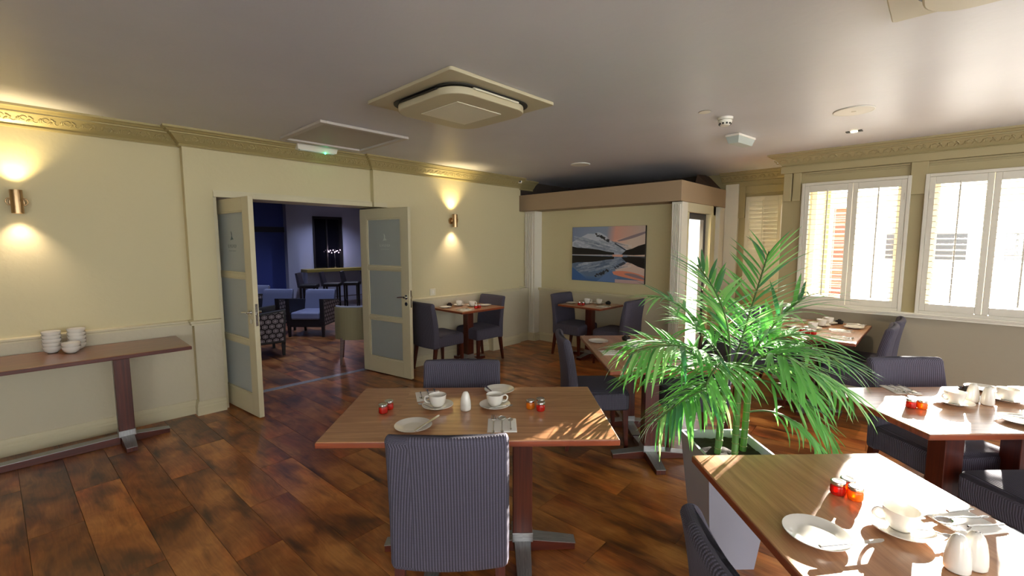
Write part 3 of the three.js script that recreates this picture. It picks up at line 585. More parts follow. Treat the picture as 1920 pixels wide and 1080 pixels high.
function forkGeo(l) {
  const s = new THREE.Shape(); s.moveTo(l * 0.14, -0.006); s.quadraticCurveTo(l * 0.22, -0.0125, l * 0.3, -0.0125);
  for (let k = 0; k < 4; k++) { const y = -0.0125 + k * 0.0069; s.lineTo(l * 0.5, y + 0.001); s.lineTo(l * 0.5, y + 0.0032); if (k < 3) { s.lineTo(l * 0.3, y + 0.0042); s.lineTo(l * 0.3, y + 0.0069); } }
  s.lineTo(l * 0.3, 0.0125); s.quadraticCurveTo(l * 0.22, 0.0125, l * 0.14, 0.006); s.closePath();
  const h = extr(s, 0.0016).rotateX(-Math.PI / 2), p = h.attributes.position;
  for (let i = 0; i < p.count; i++) { const t = (p.getX(i) / l - 0.14) / 0.36; p.setY(i, p.getY(i) + 0.008 - 0.006 * Math.sin(t * 3.14) + 0.002 * t); }
  h.computeVertexNormals();
  return merge([h, tube([V(l * 0.17, 0.0085, 0), V(0, 0.008, 0), V(-l * 0.3, 0.005, 0), V(-l * 0.5, 0.0035, 0)], 0.0028, 12, 6), new THREE.SphereGeometry(1, 8, 5).scale(l * 0.09, 0.0018, l * 0.035).translate(-l * 0.44, 0.0035, 0)]);
}
const knifeBlade = (() => { const s = new THREE.Shape(); s.moveTo(0.0, -0.006); s.lineTo(0.085, -0.009); s.quadraticCurveTo(0.11, -0.008, 0.112, 0.004); s.lineTo(0.1, 0.0065); s.lineTo(0, 0.006); s.closePath(); return extr(s, 0.0014).rotateX(-Math.PI / 2).translate(0, 0.003, 0); })();
const knifeHandle = new RoundedBoxGeometry(0.095, 0.006, 0.0125, 2, 0.0028).translate(-0.046, 0.004, 0);
const napkinGeo = merge([new RoundedBoxGeometry(0.155, 0.0025, 0.135, 1, 0.0012).translate(0, 0.0013, 0), new RoundedBoxGeometry(0.15, 0.002, 0.131, 1, 0.001).translate(0.002, 0.0036, 0)]);
const jam = (c, a) => phy({ color: c, roughness: 0.06, transmission: 0.5, thickness: 0.02, ior: 1.4, attenuationColor: new THREE.Color(a), attenuationDistance: 0.03 });
const JAM = { red: jam('#d8281c', '#e8281c'), orange: jam('#ee8a1c', '#ff9a20'), dark: jam('#7a2a2a', '#3c0606') };
const holder = {};
function place(kind, label, category, pos, turn, build, group) {
  if (holder[kind]) return dup(holder[kind], label, pos, turn, group);
  const t = holder[kind] = thing(kind.replace(/:.*/, ''), label, category, pos, turn, group); build(t); return t;
}
const plate = (l, p, s = 0.86) => { const o = place('side_plate', l, 'plate', p, 0, (t) => obj('plate_body', G.plate, M.china, t)); o.scale.setScalar(s); return o; };
const saucer = (l, p) => place('saucer', l, 'saucer', p, 0, (t) => obj('saucer_body', G.saucer, M.china, t));
const cup = (l, p, turn) => place('teacup', l, 'cup', p.clone().add(V(0, 0.0075, 0)), turn, (t) => { obj('cup_body', G.cup, M.china, t); obj('handle', G.handle, M.china, t); });
const teaspoon = (l, p, turn) => { const o = place('teaspoon', l, 'spoon', p, turn, (t) => { obj('spoon_body', spoonGeo(0.125), M.chrome, t); }); return o; };
const spoon = (l, p, turn) => place('spoon', l, 'spoon', p, turn, (t) => obj('spoon_body', spoonGeo(0.185), M.chrome, t));
const fork = (l, p, turn) => place('fork', l, 'fork', p, turn, (t) => obj('fork_body', forkGeo(0.19), M.chrome, t));
const knife = (l, p, turn, tilt = 0) => { const o = place('butter_knife', l, 'knife', p, turn, (t) => { obj('blade', knifeBlade, M.chrome, t); obj('handle', knifeHandle, M.chrome, t); }); o.rotation.set(0, turn, tilt); return o; };
const napkin = (l, p, turn) => place('napkin', l, 'napkin', p, turn, (t) => obj('napkin_fold', napkinGeo, M.paper, t));
const shaker = (l, p) => place('shaker', l, 'shaker', p, 0, (t) => { obj('shaker_body', G.shaker, M.china, t); const h = []; for (let k = 0; k < 3; k++) h.push(new THREE.CylinderGeometry(0.0014, 0.0014, 0.003, 8).translate(0.005 * Math.cos(k * 2.1), 0.0975, 0.005 * Math.sin(k * 2.1))); obj('pour_hole', h[0], M.dark, t); obj('pour_hole', h[1], M.dark, t); });
const jar = (l, p, c) => place('jam_jar:' + c, l, 'jar', p, 0, (t) => { obj('jar_body', G.jar, JAM[c], t); obj('lid', G.lid, M.chrome, t); });
const sugar = (l, p) => place('sugar_bowl', l, 'bowl', p, 0, (t) => { obj('bowl_body', G.sugar, M.dark, t); for (let k = 0; k < 6; k++) obj('sachet', new RoundedBoxGeometry(0.03, 0.03, 0.005, 1, 0.002).rotateZ(k * 0.5).translate(0, 0.03, -0.018 + k * 0.007), k % 2 ? M.dark : JAM.dark, t); });
const y = (p, d) => p.clone().add(V(0, d, 0));
function cupSet(where, p, turn) {
  saucer('white saucer ' + where, p); cup('white teacup ' + where, p, turn);
  return p;
}
function cutlery(where, p, turn, knives = false) {                       // handles towards local -x
  napkin('folded white napkin ' + where, p, turn);
  const s = (d) => p.clone().add(V(Math.sin(turn) * d, 0.0045, Math.cos(turn) * d));
  fork('fork on the napkin ' + where, s(-0.04), turn); spoon('spoon on the napkin ' + where, s(0.0), turn); 
  if (knives) knife('knife on the napkin ' + where, s(0.04), turn); else teaspoon('small spoon on the napkin ' + where, s(0.04), turn);
}
const A2 = 135 * D, A0 = 45 * D;                                         // local +x pointing away from the camera / to the right
// centre table
{
  const c = 'the centre table';
  plate(`white side plate at the near left of ${c}, behind the foreground chair back`, U(3.154, TT, 1.533));
  knife(`knife lying on the near left plate of ${c}`, y(U(3.215, TT, 1.53), 0.015), A2 - 0.42);
  plate(`white side plate at the far edge of ${c}, behind the right cup`, U(3.55, TT, 1.025));
  knife(`knife lying on the far plate of ${c}`, y(U(3.49, TT, 1.045), 0.015), A2 + 0.35);
  cupSet(`at the left on ${c}, beside the far napkin`, U(3.231, TT, 1.275), A0 + Math.PI);
  cupSet(`at the right on ${c}, near the mixed jam jars`, U(3.528, TT, 1.275), A0 + 0.2);
  teaspoon(`teaspoon on the left saucer of ${c}`, y(U(3.18, TT, 1.305), 0.012), A2 + 0.9);
  teaspoon(`teaspoon on the right saucer of ${c}`, y(U(3.56, TT, 1.32), 0.012), A0 + 0.3);
  shaker(`white shaker standing alone between the two cups on ${c}`, U(3.379, TT, 1.315));
  jar(`red jam jar at the left end of ${c}, front of a pair`, U(2.967, TT, 1.345), 'red');
  jar(`red jam jar at the left end of ${c}, rear of a pair`, U(2.984, TT, 1.292), 'red');
  jar(`orange jam jar on the right of ${c}, left of three`, U(3.712, TT, 1.3), 'orange');
  jar(`red jam jar on the right of ${c}, front right of three`, U(3.762, TT, 1.333), 'red');
  jar(`pale-lidded jam jar on the right of ${c}, rear of three`, U(3.765, TT, 1.278), 'orange');
  cutlery(`at the near right of ${c}`, U(3.565, TT, 1.52), A2);
  cutlery(`at the far left of ${c}`, U(3.155, TT, 1.1), A2 + Math.PI + 0.25);
}
// corner table in front
{
  const c = 'the front corner table';
  plate(`large white side plate on the left of ${c}`, U(4.478, TT, 2.345));
  knife(`knife across the plate on ${c}`, y(U(4.525, TT, 2.41), 0.019), A0 + 0.12);
  cupSet(`on ${c}, in front of the cutlery`, U(4.745, TT, 2.325), A0 + Math.PI - 0.4);
  teaspoon(`teaspoon on the saucer of ${c}`, y(U(4.8, TT, 2.36), 0.012), A0 - 0.5);
  jar(`red jam jar on ${c}, left of a cluster of three`, U(4.707, TT, 2.125), 'red');
  jar(`orange jam jar on ${c}, front of a cluster of three`, U(4.741, TT, 2.16), 'orange');
  jar(`jam jar at the rear of the cluster of three on ${c}`, U(4.754, TT, 2.108), 'orange');
  cutlery(`on ${c}, right of the cup`, U(4.975, TT, 2.285), A0 + Math.PI + 0.12, true);
  teaspoon(`loose spoon lying left of the napkin on ${c}`, U(4.868, TT, 2.27), A0 + Math.PI + 0.5);
  shaker(`left of the two white shakers at the bottom edge on ${c}`, U(4.752, TT, 2.487));
  shaker(`right of the two white shakers at the bottom edge on ${c}`, U(4.807, TT, 2.478));
}
// sunlit table
{
  const c = 'the glaring sunlit table';
  cutlery(`at the far left of ${c}`, U(5.88, TT, 1.06), A2 + Math.PI - 0.2);
  jar(`red jam jar on ${c}`, U(5.69, TT, 1.335), 'red');
  jar(`amber jam jar beside the red one on ${c}`, U(5.735, TT, 1.35), 'orange');
  jar(`third jam jar behind the red one on ${c}`, U(5.727, TT, 1.3), 'orange');
  cupSet(`in the middle of ${c}, left of its shakers`, U(5.965, TT, 1.29), A0 + Math.PI);
  shaker(`rear left of the two shakers on ${c}`, U(6.1, TT, 1.255));
  shaker(`front right of the two shakers on ${c}`, U(6.13, TT, 1.305));
  cupSet(`at the right end of ${c}, by the photo edge`, U(6.3, TT, 1.25), A0);
  plate(`white side plate near the front edge of ${c}`, U(6.04, TT, 1.535));
  knife(`knife on the front plate of ${c}`, y(U(6.08, TT, 1.53), 0.018), A0 - 0.3);
  plate(`white side plate at the far side of ${c}`, U(6.37, TT, 1.07));
  sugar(`dark sachet pot behind the shakers on ${c}`, U(6.2, TT, 1.13));
}
// table behind the palm
{
  const c = 'the table behind the palm';
  plate(`white side plate at the far left of ${c}`, U(4.4, TT, -0.26), 0.84);
  cutlery(`on the left edge of ${c}`, U(4.42, TT, 0.13), A0);
  sugar(`dark sachet pot on ${c}, beside the leaf tips`, U(4.66, TT, -0.33));
  cupSet(`on ${c}, mostly hidden by leaves`, U(4.62, TT, 0.0), A0);
  plate(`white side plate on the right of ${c}, hidden by leaves`, U(4.9, TT, 0.2));
}
// small wall table by the door leaf
{
  const c = 'the small wall table';
  plate(`white side plate at the left end of ${c}`, V(0.3, TT, -3.69), 0.8);
  cupSet(`on ${c}, left of two, by the wall`, V(0.28, TT, -3.94), 1.4);
  cupSet(`on ${c}, right of two`, V(0.45, TT, -4.02), 0.6);
  sugar(`dark sachet pot by the wall on ${c}`, V(0.22, TT, -3.82));
  jar(`red jam jar on ${c}, left of a pair`, V(0.635, TT, -3.93), 'red');
  jar(`red jam jar on ${c}, right of a pair`, V(0.64, TT, -3.985), 'red');
  plate(`white side plate at the right end of ${c}`, V(0.54, TT, -4.19), 0.8);
  cutlery(`at the front corner of ${c}`, V(0.64, TT, -3.72), Math.PI / 2);
}
// table under the picture
{
  const c = 'the table under the picture';
  plate(`white side plate at the left end of ${c}`, V(1.25, TT, -5.2), 0.8);
  jar(`red jam jar on ${c}, left of a pair`, V(1.43, TT, -5.13), 'red');
  jar(`red jam jar on ${c}, right of a pair`, V(1.48, TT, -5.15), 'red');
  cupSet(`on ${c}, left of two`, V(1.42, TT, -5.34), 0.3);
  cupSet(`on ${c}, right of two`, V(1.57, TT, -5.41), 2.2);
  sugar(`dark sachet pot by the wall on ${c}`, V(1.68, TT, -5.47));
  cutlery(`at the right end of ${c}`, V(1.76, TT, -5.22), 0);
}
// window table
{
  const c = 'the window table';
  plate(`white side plate on the left of ${c}, nearer one`, V(3.97, TT, -5.28), 0.8);
  plate(`white side plate at the far left corner of ${c}`, V(3.93, TT, -5.72), 0.8);
  plate(`white side plate on the right of ${c}, by the tucked chairs`, V(4.43, TT, -5.62), 0.84);
  for (const [k, dx] of [['left', -0.05], ['middle', 0], ['right', 0.05]]) jar(`red jam jar at the front of ${c}, ${k} of three in a row`, V(4.155 + dx, TT, -4.97 + dx * 0.3), 'red');
  cupSet(`on ${c}, nearest of three, behind the jam jars`, V(4.14, TT, -5.28), 1.2);
  cupSet(`on ${c}, second of three from the jam jars`, V(4.17, TT, -5.54), 0.2);
  cupSet(`on ${c}, farthest of three, near the sill`, V(4.2, TT, -5.74), 2.6);
  cutlery(`at the front right corner of ${c}`, V(4.42, TT, -4.93), 0.1);
  cutlery(`on the right of ${c} near the middle`, V(4.36, TT, -5.34), 0.2, true);
  cutlery(`at the far right corner of ${c}`, V(4.42, TT, -5.84), 0);
  cutlery(`at the front left corner of ${c}`, V(3.95, TT, -4.95), 0.2);
  sugar(`dark sachet pot near the sill on ${c}`, V(4.28, TT, -5.83));
}
// stacked bowls on the console
for (const [n, x, z, k, s] of [[5, 0.15, -0.03, 'tall left stack', 1], [5, 0.12, -0.17, 'tall right stack', 1], [2, 0.26, -0.13, 'low front stack', 1]])
  for (let i = 0; i < n; i++) place('bowl', `white bowl in the ${k} on the long wall table, ` + (n === 2 ? ['lower', 'upper'] : ['lowest', 'second', 'middle', 'fourth', 'topmost'])[i] + (n === 2 ? ' of two' : ' of five'), 'bowl', V(x, 0.768 + i * 0.0285, z), 0, (t) => obj('bowl_body', G.bowl, M.china, t));

// ------------------------------------------------------------------ potted palm
{
  const t = thing('potted_palm', 'tall green palm in a square grey planter between the tables', 'plant', U(4.695, 0, 1.4), Q);
  const sq = (w, yy, d = w) => [[-w / 2, yy, -d / 2], [w / 2, yy, -d / 2], [w / 2, yy, d / 2], [-w / 2, yy, d / 2]];
  const grey = std({ color: '#a8a7b4', roughness: 0.5, metalness: 0.1 });
  const wallR = [sq(0.22, 0), sq(0.335, 0.6), sq(0.335, 0.6).map(([a, b, c]) => [a * 0.93, b, c * 0.93]), sq(0.3, 0.53)];
  // outer faces, rim and inner faces
  { const p = []; for (let k = 0; k < 3; k++) for (let i = 0; i < 4; i++) { const j = (i + 1) % 4, a = wallR[k][i], b = wallR[k][j], c = wallR[k + 1][j], d = wallR[k + 1][i]; p.push(...a, ...c, ...b, ...a, ...d, ...c); } const s = wallR[0]; p.push(...s[0], ...s[1], ...s[2], ...s[0], ...s[2], ...s[3]);
    const g = new THREE.BufferGeometry(); g.setAttribute('position', new THREE.Float32BufferAttribute(p, 3)); g.computeVertexNormals(); obj('planter', boxUV(g, 1), grey, t); }
  const soil = new THREE.PlaneGeometry(0.31, 0.31, 24, 24).rotateX(-Math.PI / 2); { const p = soil.attributes.position; for (let i = 0; i < p.count; i++) p.setY(i, 0.548 + 0.02 * fbm(p.getX(i) * 30, p.getZ(i) * 30, 3)); soil.computeVertexNormals(); }
  obj('soil', soil, std({ color: '#2a1d15', roughness: 1 }), t);
  const stemM = std({ color: '#4c7a2c', roughness: 0.5 }), ringM = std({ color: '#8a8a55', roughness: 0.7 });
  const stems = [[-0.055, 0.02, -0.03, 0.98], [0.012, 0.06, 0.02, 1.02], [0.085, 0.0, 0.1, 0.95], [0.0, -0.07, -0.01, 1.0]];
  for (const [a, b, c, h] of stems) {
    const pts = [V(a, 0.54, b), V((a + c) / 2, 0.74, b * 0.9), V(c, h, b * 0.8)], cv = new THREE.CatmullRomCurve3(pts), s = obj('stem', tube(pts, 0.0155, 12, 10), stemM, t);
    for (let k = 1; k < 7; k++) { const q = cv.getPoint(k / 9); obj('stem_ring', new THREE.TorusGeometry(0.0158, 0.0018, 5, 14).rotateX(Math.PI / 2).translate(q.x, q.y, q.z), ringM, s); }
  }
  // a leaflet of unit length along +x, folded along its rib and bending down
  const leaflet = (droop) => {
    const p = [], n = [], N = 6, idx = [], prof = (s) => Math.pow(Math.sin(Math.PI * Math.min(1, Math.pow(s, 0.62))), 0.75);
    for (let i = 0; i <= N; i++) { const s = i / N, w = 0.037 * Math.max(0.04, i === N ? 0.03 : prof(s)), a = s * droop, x = droop ? Math.sin(a) / droop : s, yy = droop ? -(1 - Math.cos(a)) / droop : 0; p.push(x, yy + w * 0.25, -w, x, yy, 0, x, yy + w * 0.25, w); }
    for (let i = 0; i < N; i++) for (let k = 0; k < 2; k++) { const a = i * 3 + k, b = a + 3; idx.push(a, a + 1, b + 1, a, b + 1, b); }
    const g = new THREE.BufferGeometry(); g.setAttribute('position', new THREE.Float32BufferAttribute(p, 3)); g.setAttribute('uv', new THREE.Float32BufferAttribute(new Float32Array(p.length / 3 * 2), 2)); g.setIndex(idx); g.computeVertexNormals(); return g;
  };
  const LG = [leaflet(0.25), leaflet(0.6), leaflet(1.0), leaflet(1.5)];
  const LM = ['#4a9a3c', '#6cbc50', '#a2de7c', '#378548'].map((c) => phy({ color: c, roughness: 0.95, transmission: 0.42, clearcoat: 0.7, clearcoatRoughness: 0.22, thickness: 0, side: THREE.DoubleSide }));
  const rachM = std({ color: '#47652c', roughness: 0.55 });
  const F = [  // base (u, y, v), control, tip; pairs, leaflet length, droop class, hang
    [[-0.02, 0.98, 0.03], [-0.01, 1.28, 0.05], [-0.22, 1.5, 0.08], 13, 0.25, 0, 0.05],
    [[0.02, 1.0, 0.0], [0.1, 1.24, -0.04], [0.2, 1.56, -0.06], 14, 0.27, 0, 0.0],
    [[0.04, 1.02, 0.06], [0.16, 1.27, 0.1], [0.27, 1.35, 0.12], 9, 0.27, 1, 0.2],
    [[-0.05, 0.98, 0.0], [-0.2, 1.36, -0.02], [-0.42, 1.34, 0.0], 11, 0.19, 1, 0.35],
    [[-0.03, 0.98, 0.06], [-0.26, 1.2, 0.12], [-0.56, 1.1, 0.18], 15, 0.25, 2, 0.55],
    [[-0.03, 0.9, 0.06], [-0.25, 0.98, 0.2], [-0.45, 0.82, 0.26], 15, 0.21, 2, 0.6],
    [[0.04, 0.98, 0.05], [0.26, 1.12, 0.1], [0.5, 0.88, 0.16], 15, 0.23, 2, 0.6],
    [[0.06, 1.0, 0.02], [0.3, 1.18, 0.0], [0.56, 1.0, 0.02], 14, 0.24, 1, 0.35],
    [[0.04, 0.95, 0.06], [0.22, 1.0, 0.22], [0.33, 0.7, 0.3], 13, 0.19, 1, 0.4],
    [[0.08, 0.78, 0.05], [0.26, 0.84, 0.1], [0.42, 0.58, 0.12], 10, 0.17, 2, 0.5],
    [[-0.03, 0.95, -0.02], [-0.25, 1.14, -0.15], [-0.48, 1.06, -0.24], 13, 0.23, 1, 0.4],
    [[-0.03, 0.9, -0.02], [-0.22, 1.02, -0.18], [-0.42, 0.84, -0.34], 14, 0.22, 1, 0.4],
    [[-0.03, 0.95, -0.03], [-0.15, 1.1, -0.25], [-0.3, 0.9, -0.42], 13, 0.22, 1, 0.4],
    [[0.02, 1.0, -0.05], [0.02, 1.28, -0.22], [0.08, 1.28, -0.42], 13, 0.24, 1, 0.3],
    [[0.04, 0.98, -0.03], [0.26, 1.15, -0.18], [0.42, 1.12, -0.3], 13, 0.24, 1, 0.4],
    [[0.0, 0.98, 0.08], [0.08, 1.2, 0.24], [0.14, 1.06, 0.36], 13, 0.22, 1, 0.35],
    [[-0.02, 0.97, 0.06], [-0.16, 1.16, 0.24], [-0.28, 1.0, 0.34], 13, 0.22, 1, 0.45],
    [[0.01, 0.98, 0.0], [0.1, 1.15, -0.1], [0.24, 1.2, -0.2], 12, 0.22, 1, 0.3],
    [[-0.01, 0.98, 0.0], [-0.1, 1.18, -0.06], [-0.22, 1.22, -0.1], 12, 0.22, 1, 0.4],
    [[0.02, 0.95, 0.06], [0.14, 1.1, 0.16], [0.27, 0.92, 0.24], 13, 0.21, 1, 0.5],
    [[-0.02, 0.9, 0.04], [-0.2, 0.98, 0.06], [-0.34, 0.78, 0.1], 13, 0.2, 1, 0.6],
    [[0.0, 0.96, 0.02], [0.18, 1.22, 0.06], [0.36, 1.16, 0.1], 12, 0.24, 1, 0.35],
  ];
  let singles = 0; const rest = [];
  F.forEach(([b, c, e, n0, L, dr, hang], fi) => {
    const n = Math.round(n0 * 1.35);
    const cv = new THREE.QuadraticBezierCurve3(V(...b), V(...c), V(...e));
    const fr = obj('frond', new THREE.TubeGeometry(cv, 20, 0.0042, 6), rachM, t);
    for (let i = 0; i < n; i++) for (const s of [-1, 1]) {
      const k = 0.24 + 0.76 * (i + (s > 0 ? 0.3 : 0)) / n, p = cv.getPoint(Math.min(k, 1)), d = cv.getTangent(Math.min(k, 1));
      const side = d.clone().cross(V(0, 1, 0)).normalize().multiplyScalar(s);
      const fwd = 0.55 + 0.7 * k * k, len = L * (0.62 + 0.6 * Math.sin(Math.PI * Math.min(1, 0.18 + 0.72 * k))) * rr(0.88, 1.08) * (k > 0.93 ? 0.85 : 1);
      const up = d.clone().cross(side).multiplyScalar(s < 0 ? 1 : 1); if (up.y < 0) up.negate();
      const ax = side.clone().addScaledVector(d, fwd).addScaledVector(up, 0.22 + rr(-0.3, 0.3)).addScaledVector(d, rr(-0.15, 0.15)).addScaledVector(V(0, -1, 0), hang * rr(0.1, 0.85)).normalize();
      const z0 = ax.clone().cross(Math.abs(ax.y) > 0.9 ? up : V(0, 1, 0)).normalize(), y0 = z0.clone().cross(ax);
      const m = new THREE.Matrix4().makeBasis(ax, y0, z0).scale(V(len, len, len * 0.95)).setPosition(p);
      const g = LG[Math.max(0, Math.min(3, dr + Math.floor(rr(-0.9, 1.3))))], mat = LM[Math.floor(rnd() * 4)];
      if (fi < 9 && singles < 300) { const o = obj('leaflet', g, mat, fr); o.applyMatrix4(m); singles++; }
      else rest.push(g.clone().applyMatrix4(m));
    }
  });
  const r = obj('leaflets', rest, LM[1], t); r.userData.kind = 'stuff';
}

// ------------------------------------------------------------------ picture
{
  const c = document.createElement('canvas'); c.width = 512; c.height = 360; const g = c.getContext('2d');
  const grad = (x0, y0, x1, y1, ...s) => { const q = g.createLinearGradient(x0, y0, x1, y1); s.forEach(([o, k]) => q.addColorStop(o, k)); return q; };
  g.fillStyle = grad(0, 0, 512, 60, [0, '#7d8ba8'], [0.5, '#8e9ab0'], [0.62, '#dba290'], [1, '#cbb8ad']); g.fillRect(0, 0, 512, 190);
  g.fillStyle = grad(300, 60, 512, 170, [0, '#e8a58d'], [0.5, '#d8c3b4'], [1, '#d6bfb0']); g.beginPath(); g.moveTo(300, 90); g.lineTo(512, 40); g.lineTo(512, 190); g.lineTo(300, 190); g.fill();
  g.fillStyle = '#8f7f86'; g.beginPath(); g.moveTo(330, 92); g.quadraticCurveTo(420, 60, 512, 36); g.lineTo(512, 48); g.quadraticCurveTo(430, 84, 340, 96); g.fill();
  const mountain = (f, tint) => {
    const Y = (v) => f ? 190 + (190 - v) * 0.95 : v;
    g.fillStyle = tint ? '#60748f' : '#b9bfcb'; g.beginPath(); [[0, 100], [60, 70], [120, 44], [165, 46], [195, 36], [215, 40], [255, 62], [275, 88], [330, 108], [400, 150], [400, 190], [0, 190]].forEach(([x, v], i) => i ? g.lineTo(x, Y(v)) : g.moveTo(x, Y(v))); g.fill();
    let r = 5; const R = () => (r = (r * 16807) % 2147483647) / 2147483647;
    for (let k = 0; k < 160; k++) { const x = 10 + R() * 330, v = 60 + R() * 90 + x * 0.12; g.strokeStyle = ['rgba(70,82,104,.22)', 'rgba(225,228,234,.26)', 'rgba(110,122,145,.24)'][k % 3]; g.lineWidth = 4 + R() * 10; g.beginPath(); g.moveTo(x, Y(v)); g.quadraticCurveTo(x + 30, Y(v + 6), x + 60 + R() * 40, Y(v + 24)); g.stroke(); }
    g.fillStyle = '#23242c'; for (let k = 0; k < 30; k++) { const s = R(); const x = 178 + s * 95, v = 40 + s * 45 + R() * 16; g.beginPath(); g.ellipse(x, Y(v), 3 + R() * 9, 2 + R() * 4, 0.6, 0, 7); g.fill(); }
    g.fillStyle = '#3a4150'; for (let k = 0; k < 16; k++) { const s = R(); g.beginPath(); g.ellipse(320 + s * 70, Y(112 + s * 40), 10, 4, 0.5, 0, 7); g.fill(); }
  };
  mountain(false, false);
  g.fillStyle = grad(0, 190, 0, 360, [0, '#8fa2a9'], [0.5, '#7f93a6'], [1, '#3d5f93']); g.fillRect(0, 188, 512, 172);
  g.fillStyle = '#d9beb0'; g.beginPath(); g.moveTo(300, 230); g.lineTo(420, 205); g.lineTo(512, 240); g.lineTo(512, 330); g.lineTo(330, 300); g.fill();
  mountain(true, true);
  g.fillStyle = '#3d639b'; g.beginPath(); g.moveTo(0, 270); g.lineTo(120, 350); g.lineTo(0, 360); g.fill(); g.fillStyle = '#5f7cab'; g.beginPath(); g.moveTo(190, 360); g.lineTo(290, 280); g.lineTo(340, 300); g.lineTo(330, 360); g.fill();
  g.fillStyle = '#e58f73'; g.beginPath(); g.moveTo(300, 290); g.quadraticCurveTo(400, 270, 512, 310); g.lineTo(512, 340); g.quadraticCurveTo(400, 330, 310, 308); g.fill();
  g.fillStyle = '#8d7c85'; g.beginPath(); g.moveTo(380, 300); g.quadraticCurveTo(440, 285, 512, 322); g.lineTo(512, 332); g.quadraticCurveTo(440, 320, 390, 306); g.fill();
  g.fillStyle = '#c9a8a4'; g.fillRect(320, 338, 192, 22);
  for (const f of [0, 1]) {
    const Y = (v) => f ? 376 - v : v; g.fillStyle = '#0d0c10';
    g.beginPath(); [[0, 130], [40, 138], [120, 142], [200, 150], [260, 162], [310, 168], [312, 182], [0, 184]].forEach(([x, v], i) => i ? g.lineTo(x, Y(v)) : g.moveTo(x, Y(v))); g.fill();
    g.beginPath(); [[360, 180], [390, 152], [430, 142], [470, 124], [512, 112], [512, 178], [440, 182]].forEach(([x, v], i) => i ? g.lineTo(x, Y(v)) : g.moveTo(x, Y(v))); g.fill();
  }
  g.fillStyle = '#c9b3b0'; g.fillRect(0, 186, 512, 2); g.fillStyle = '#e0a894'; g.fillRect(300, 180, 70, 14); g.fillStyle = '#2a2428'; g.fillRect(400, 190, 112, 6);
  const tx = new THREE.CanvasTexture(c); tx.colorSpace = THREE.SRGBColorSpace;
  const t = thing('picture', 'canvas print of a snowy mountain mirrored in a lake at sunset', 'picture', V(1.475, 1.44, PW));
  obj('canvas_body', bx(-0.61, -0.405, 0.001, 0.61, 0.405, 0.036, 0.003), M.dark, t);
  const print = new THREE.PlaneGeometry(1.216, 0.806).translate(0, 0, 0.0368); obj('print', print, std({ map: tx, roughness: 0.55 }), t);
}

// ------------------------------------------------------------------ wall lights
function sconce(label, x, z, k) {
  const t = thing('wall_light', label, 'lamp', V(x, 1.905, z)), r = 0.034, h = 0.085, cx = 0.085;
  const metal = std({ color: '#b99a72', roughness: 0.28, metalness: 0.9 });
  obj('tube_shade', lathe([[r - 0.004, -h], [r, -h], [r, h], [r - 0.004, h], [r - 0.004, h - 0.002], [r - 0.004, -h + 0.002], [r - 0.004, -h]], 28).translate(cx, 0, 0), metal, t);
  obj('back_plate', [new THREE.CylinderGeometry(0.04, 0.045, 0.02, 28).rotateZ(-Math.PI / 2).translate(0.01, 0, 0), bx(0.012, -0.012, -0.012, cx - r + 0.003, 0.012, 0.012, 0.003)], metal, t);
  const ring = []; for (const s of [-1, 1]) ring.push(new THREE.TorusGeometry(0.026, 0.004, 8, 20, Math.PI).rotateZ(s > 0 ? -Math.PI / 2 : Math.PI / 2).rotateY(Math.PI / 2 * 0).rotateY(-Math.PI / 2).translate(cx, 0, 0).translate(0, 0, s * (r - 0.004)));
  for (const r_ of ring) obj('side_ring', r_, metal, t);
  const glow = std({ color: '#fff0c8', emissive: new THREE.Color().setRGB(1, 0.8, 0.4), emissiveIntensity: 6 });
  for (const s of [1, -1]) {
    obj('lamp_glow', new THREE.CylinderGeometry(r - 0.006, r - 0.006, 0.004, 20).translate(cx, s * (h - 0.02), 0), glow, t);
    const l = new THREE.SpotLight(s > 0 ? new THREE.Color().setRGB(1, 0.8, 0.42) : new THREE.Color().setRGB(1, 0.8, 0.62), (s > 0 ? 1.5 : 0.8) * k, 6, 0.85, 1, 2);
    l.position.set(cx, s * (h - 0.01), 0); l.target.position.set(cx - 0.03, s * 2, 0); l.shadow.radius = 1; l.name = 'wall_light_beam';
    t.add(l, l.target);
  }
}
sconce('brass up-and-down wall light at the left photo edge above the long wall table', AX, 0.075, 0.95);
sconce('brass up-and-down wall light over the small wall table, right of the doors', CX, -3.93, 1.0);
{
  const t = thing('light_switch', 'small cream switch plate low on the wall right of the doors', 'switch', V(CX, 0.955, -3.6));
  obj('plate_body', bx(0, -0.045, -0.045, 0.009, 0.045, 0.045, 0.003), M.plastic, t); obj('rocker', bx(0.008, -0.022, -0.012, 0.013, 0.022, 0.012, 0.002), M.offwhite, t);
}

// ------------------------------------------------------------------ ceiling fittings
function roundedSquare(s, r) { const h = s / 2, q = new THREE.Shape(); q.moveTo(-h + r, -h); q.lineTo(h - r, -h); q.absarc(h - r, -h + r, r, -Math.PI / 2, 0); q.lineTo(h, h - r); q.absarc(h - r, h - r, r, 0, Math.PI / 2); q.lineTo(-h + r, h); q.absarc(-h + r, h - r, r, Math.PI / 2, Math.PI); q.lineTo(-h, -h + r); q.absarc(-h + r, -h + r, r, Math.PI, 1.5 * Math.PI); return q; }
const flat = (shape, d, y0, b = 0) => extr(shape, d, b).rotateX(Math.PI / 2).translate(0, y0, 0);
const grilleBump = dataTex(64, 64, (x, yy) => { const s = (x % 16 < 5 || yy % 16 < 5) ? 255 : 60; return [s, s, s]; }, false, [1 / 0.06, 1 / 0.06]);
const acM = std({ color: '#c0b597', roughness: 0.45 }), grM = std({ color: '#e3dcc6', roughness: 0.5, bumpMap: grilleBump, bumpScale: 0.002 });
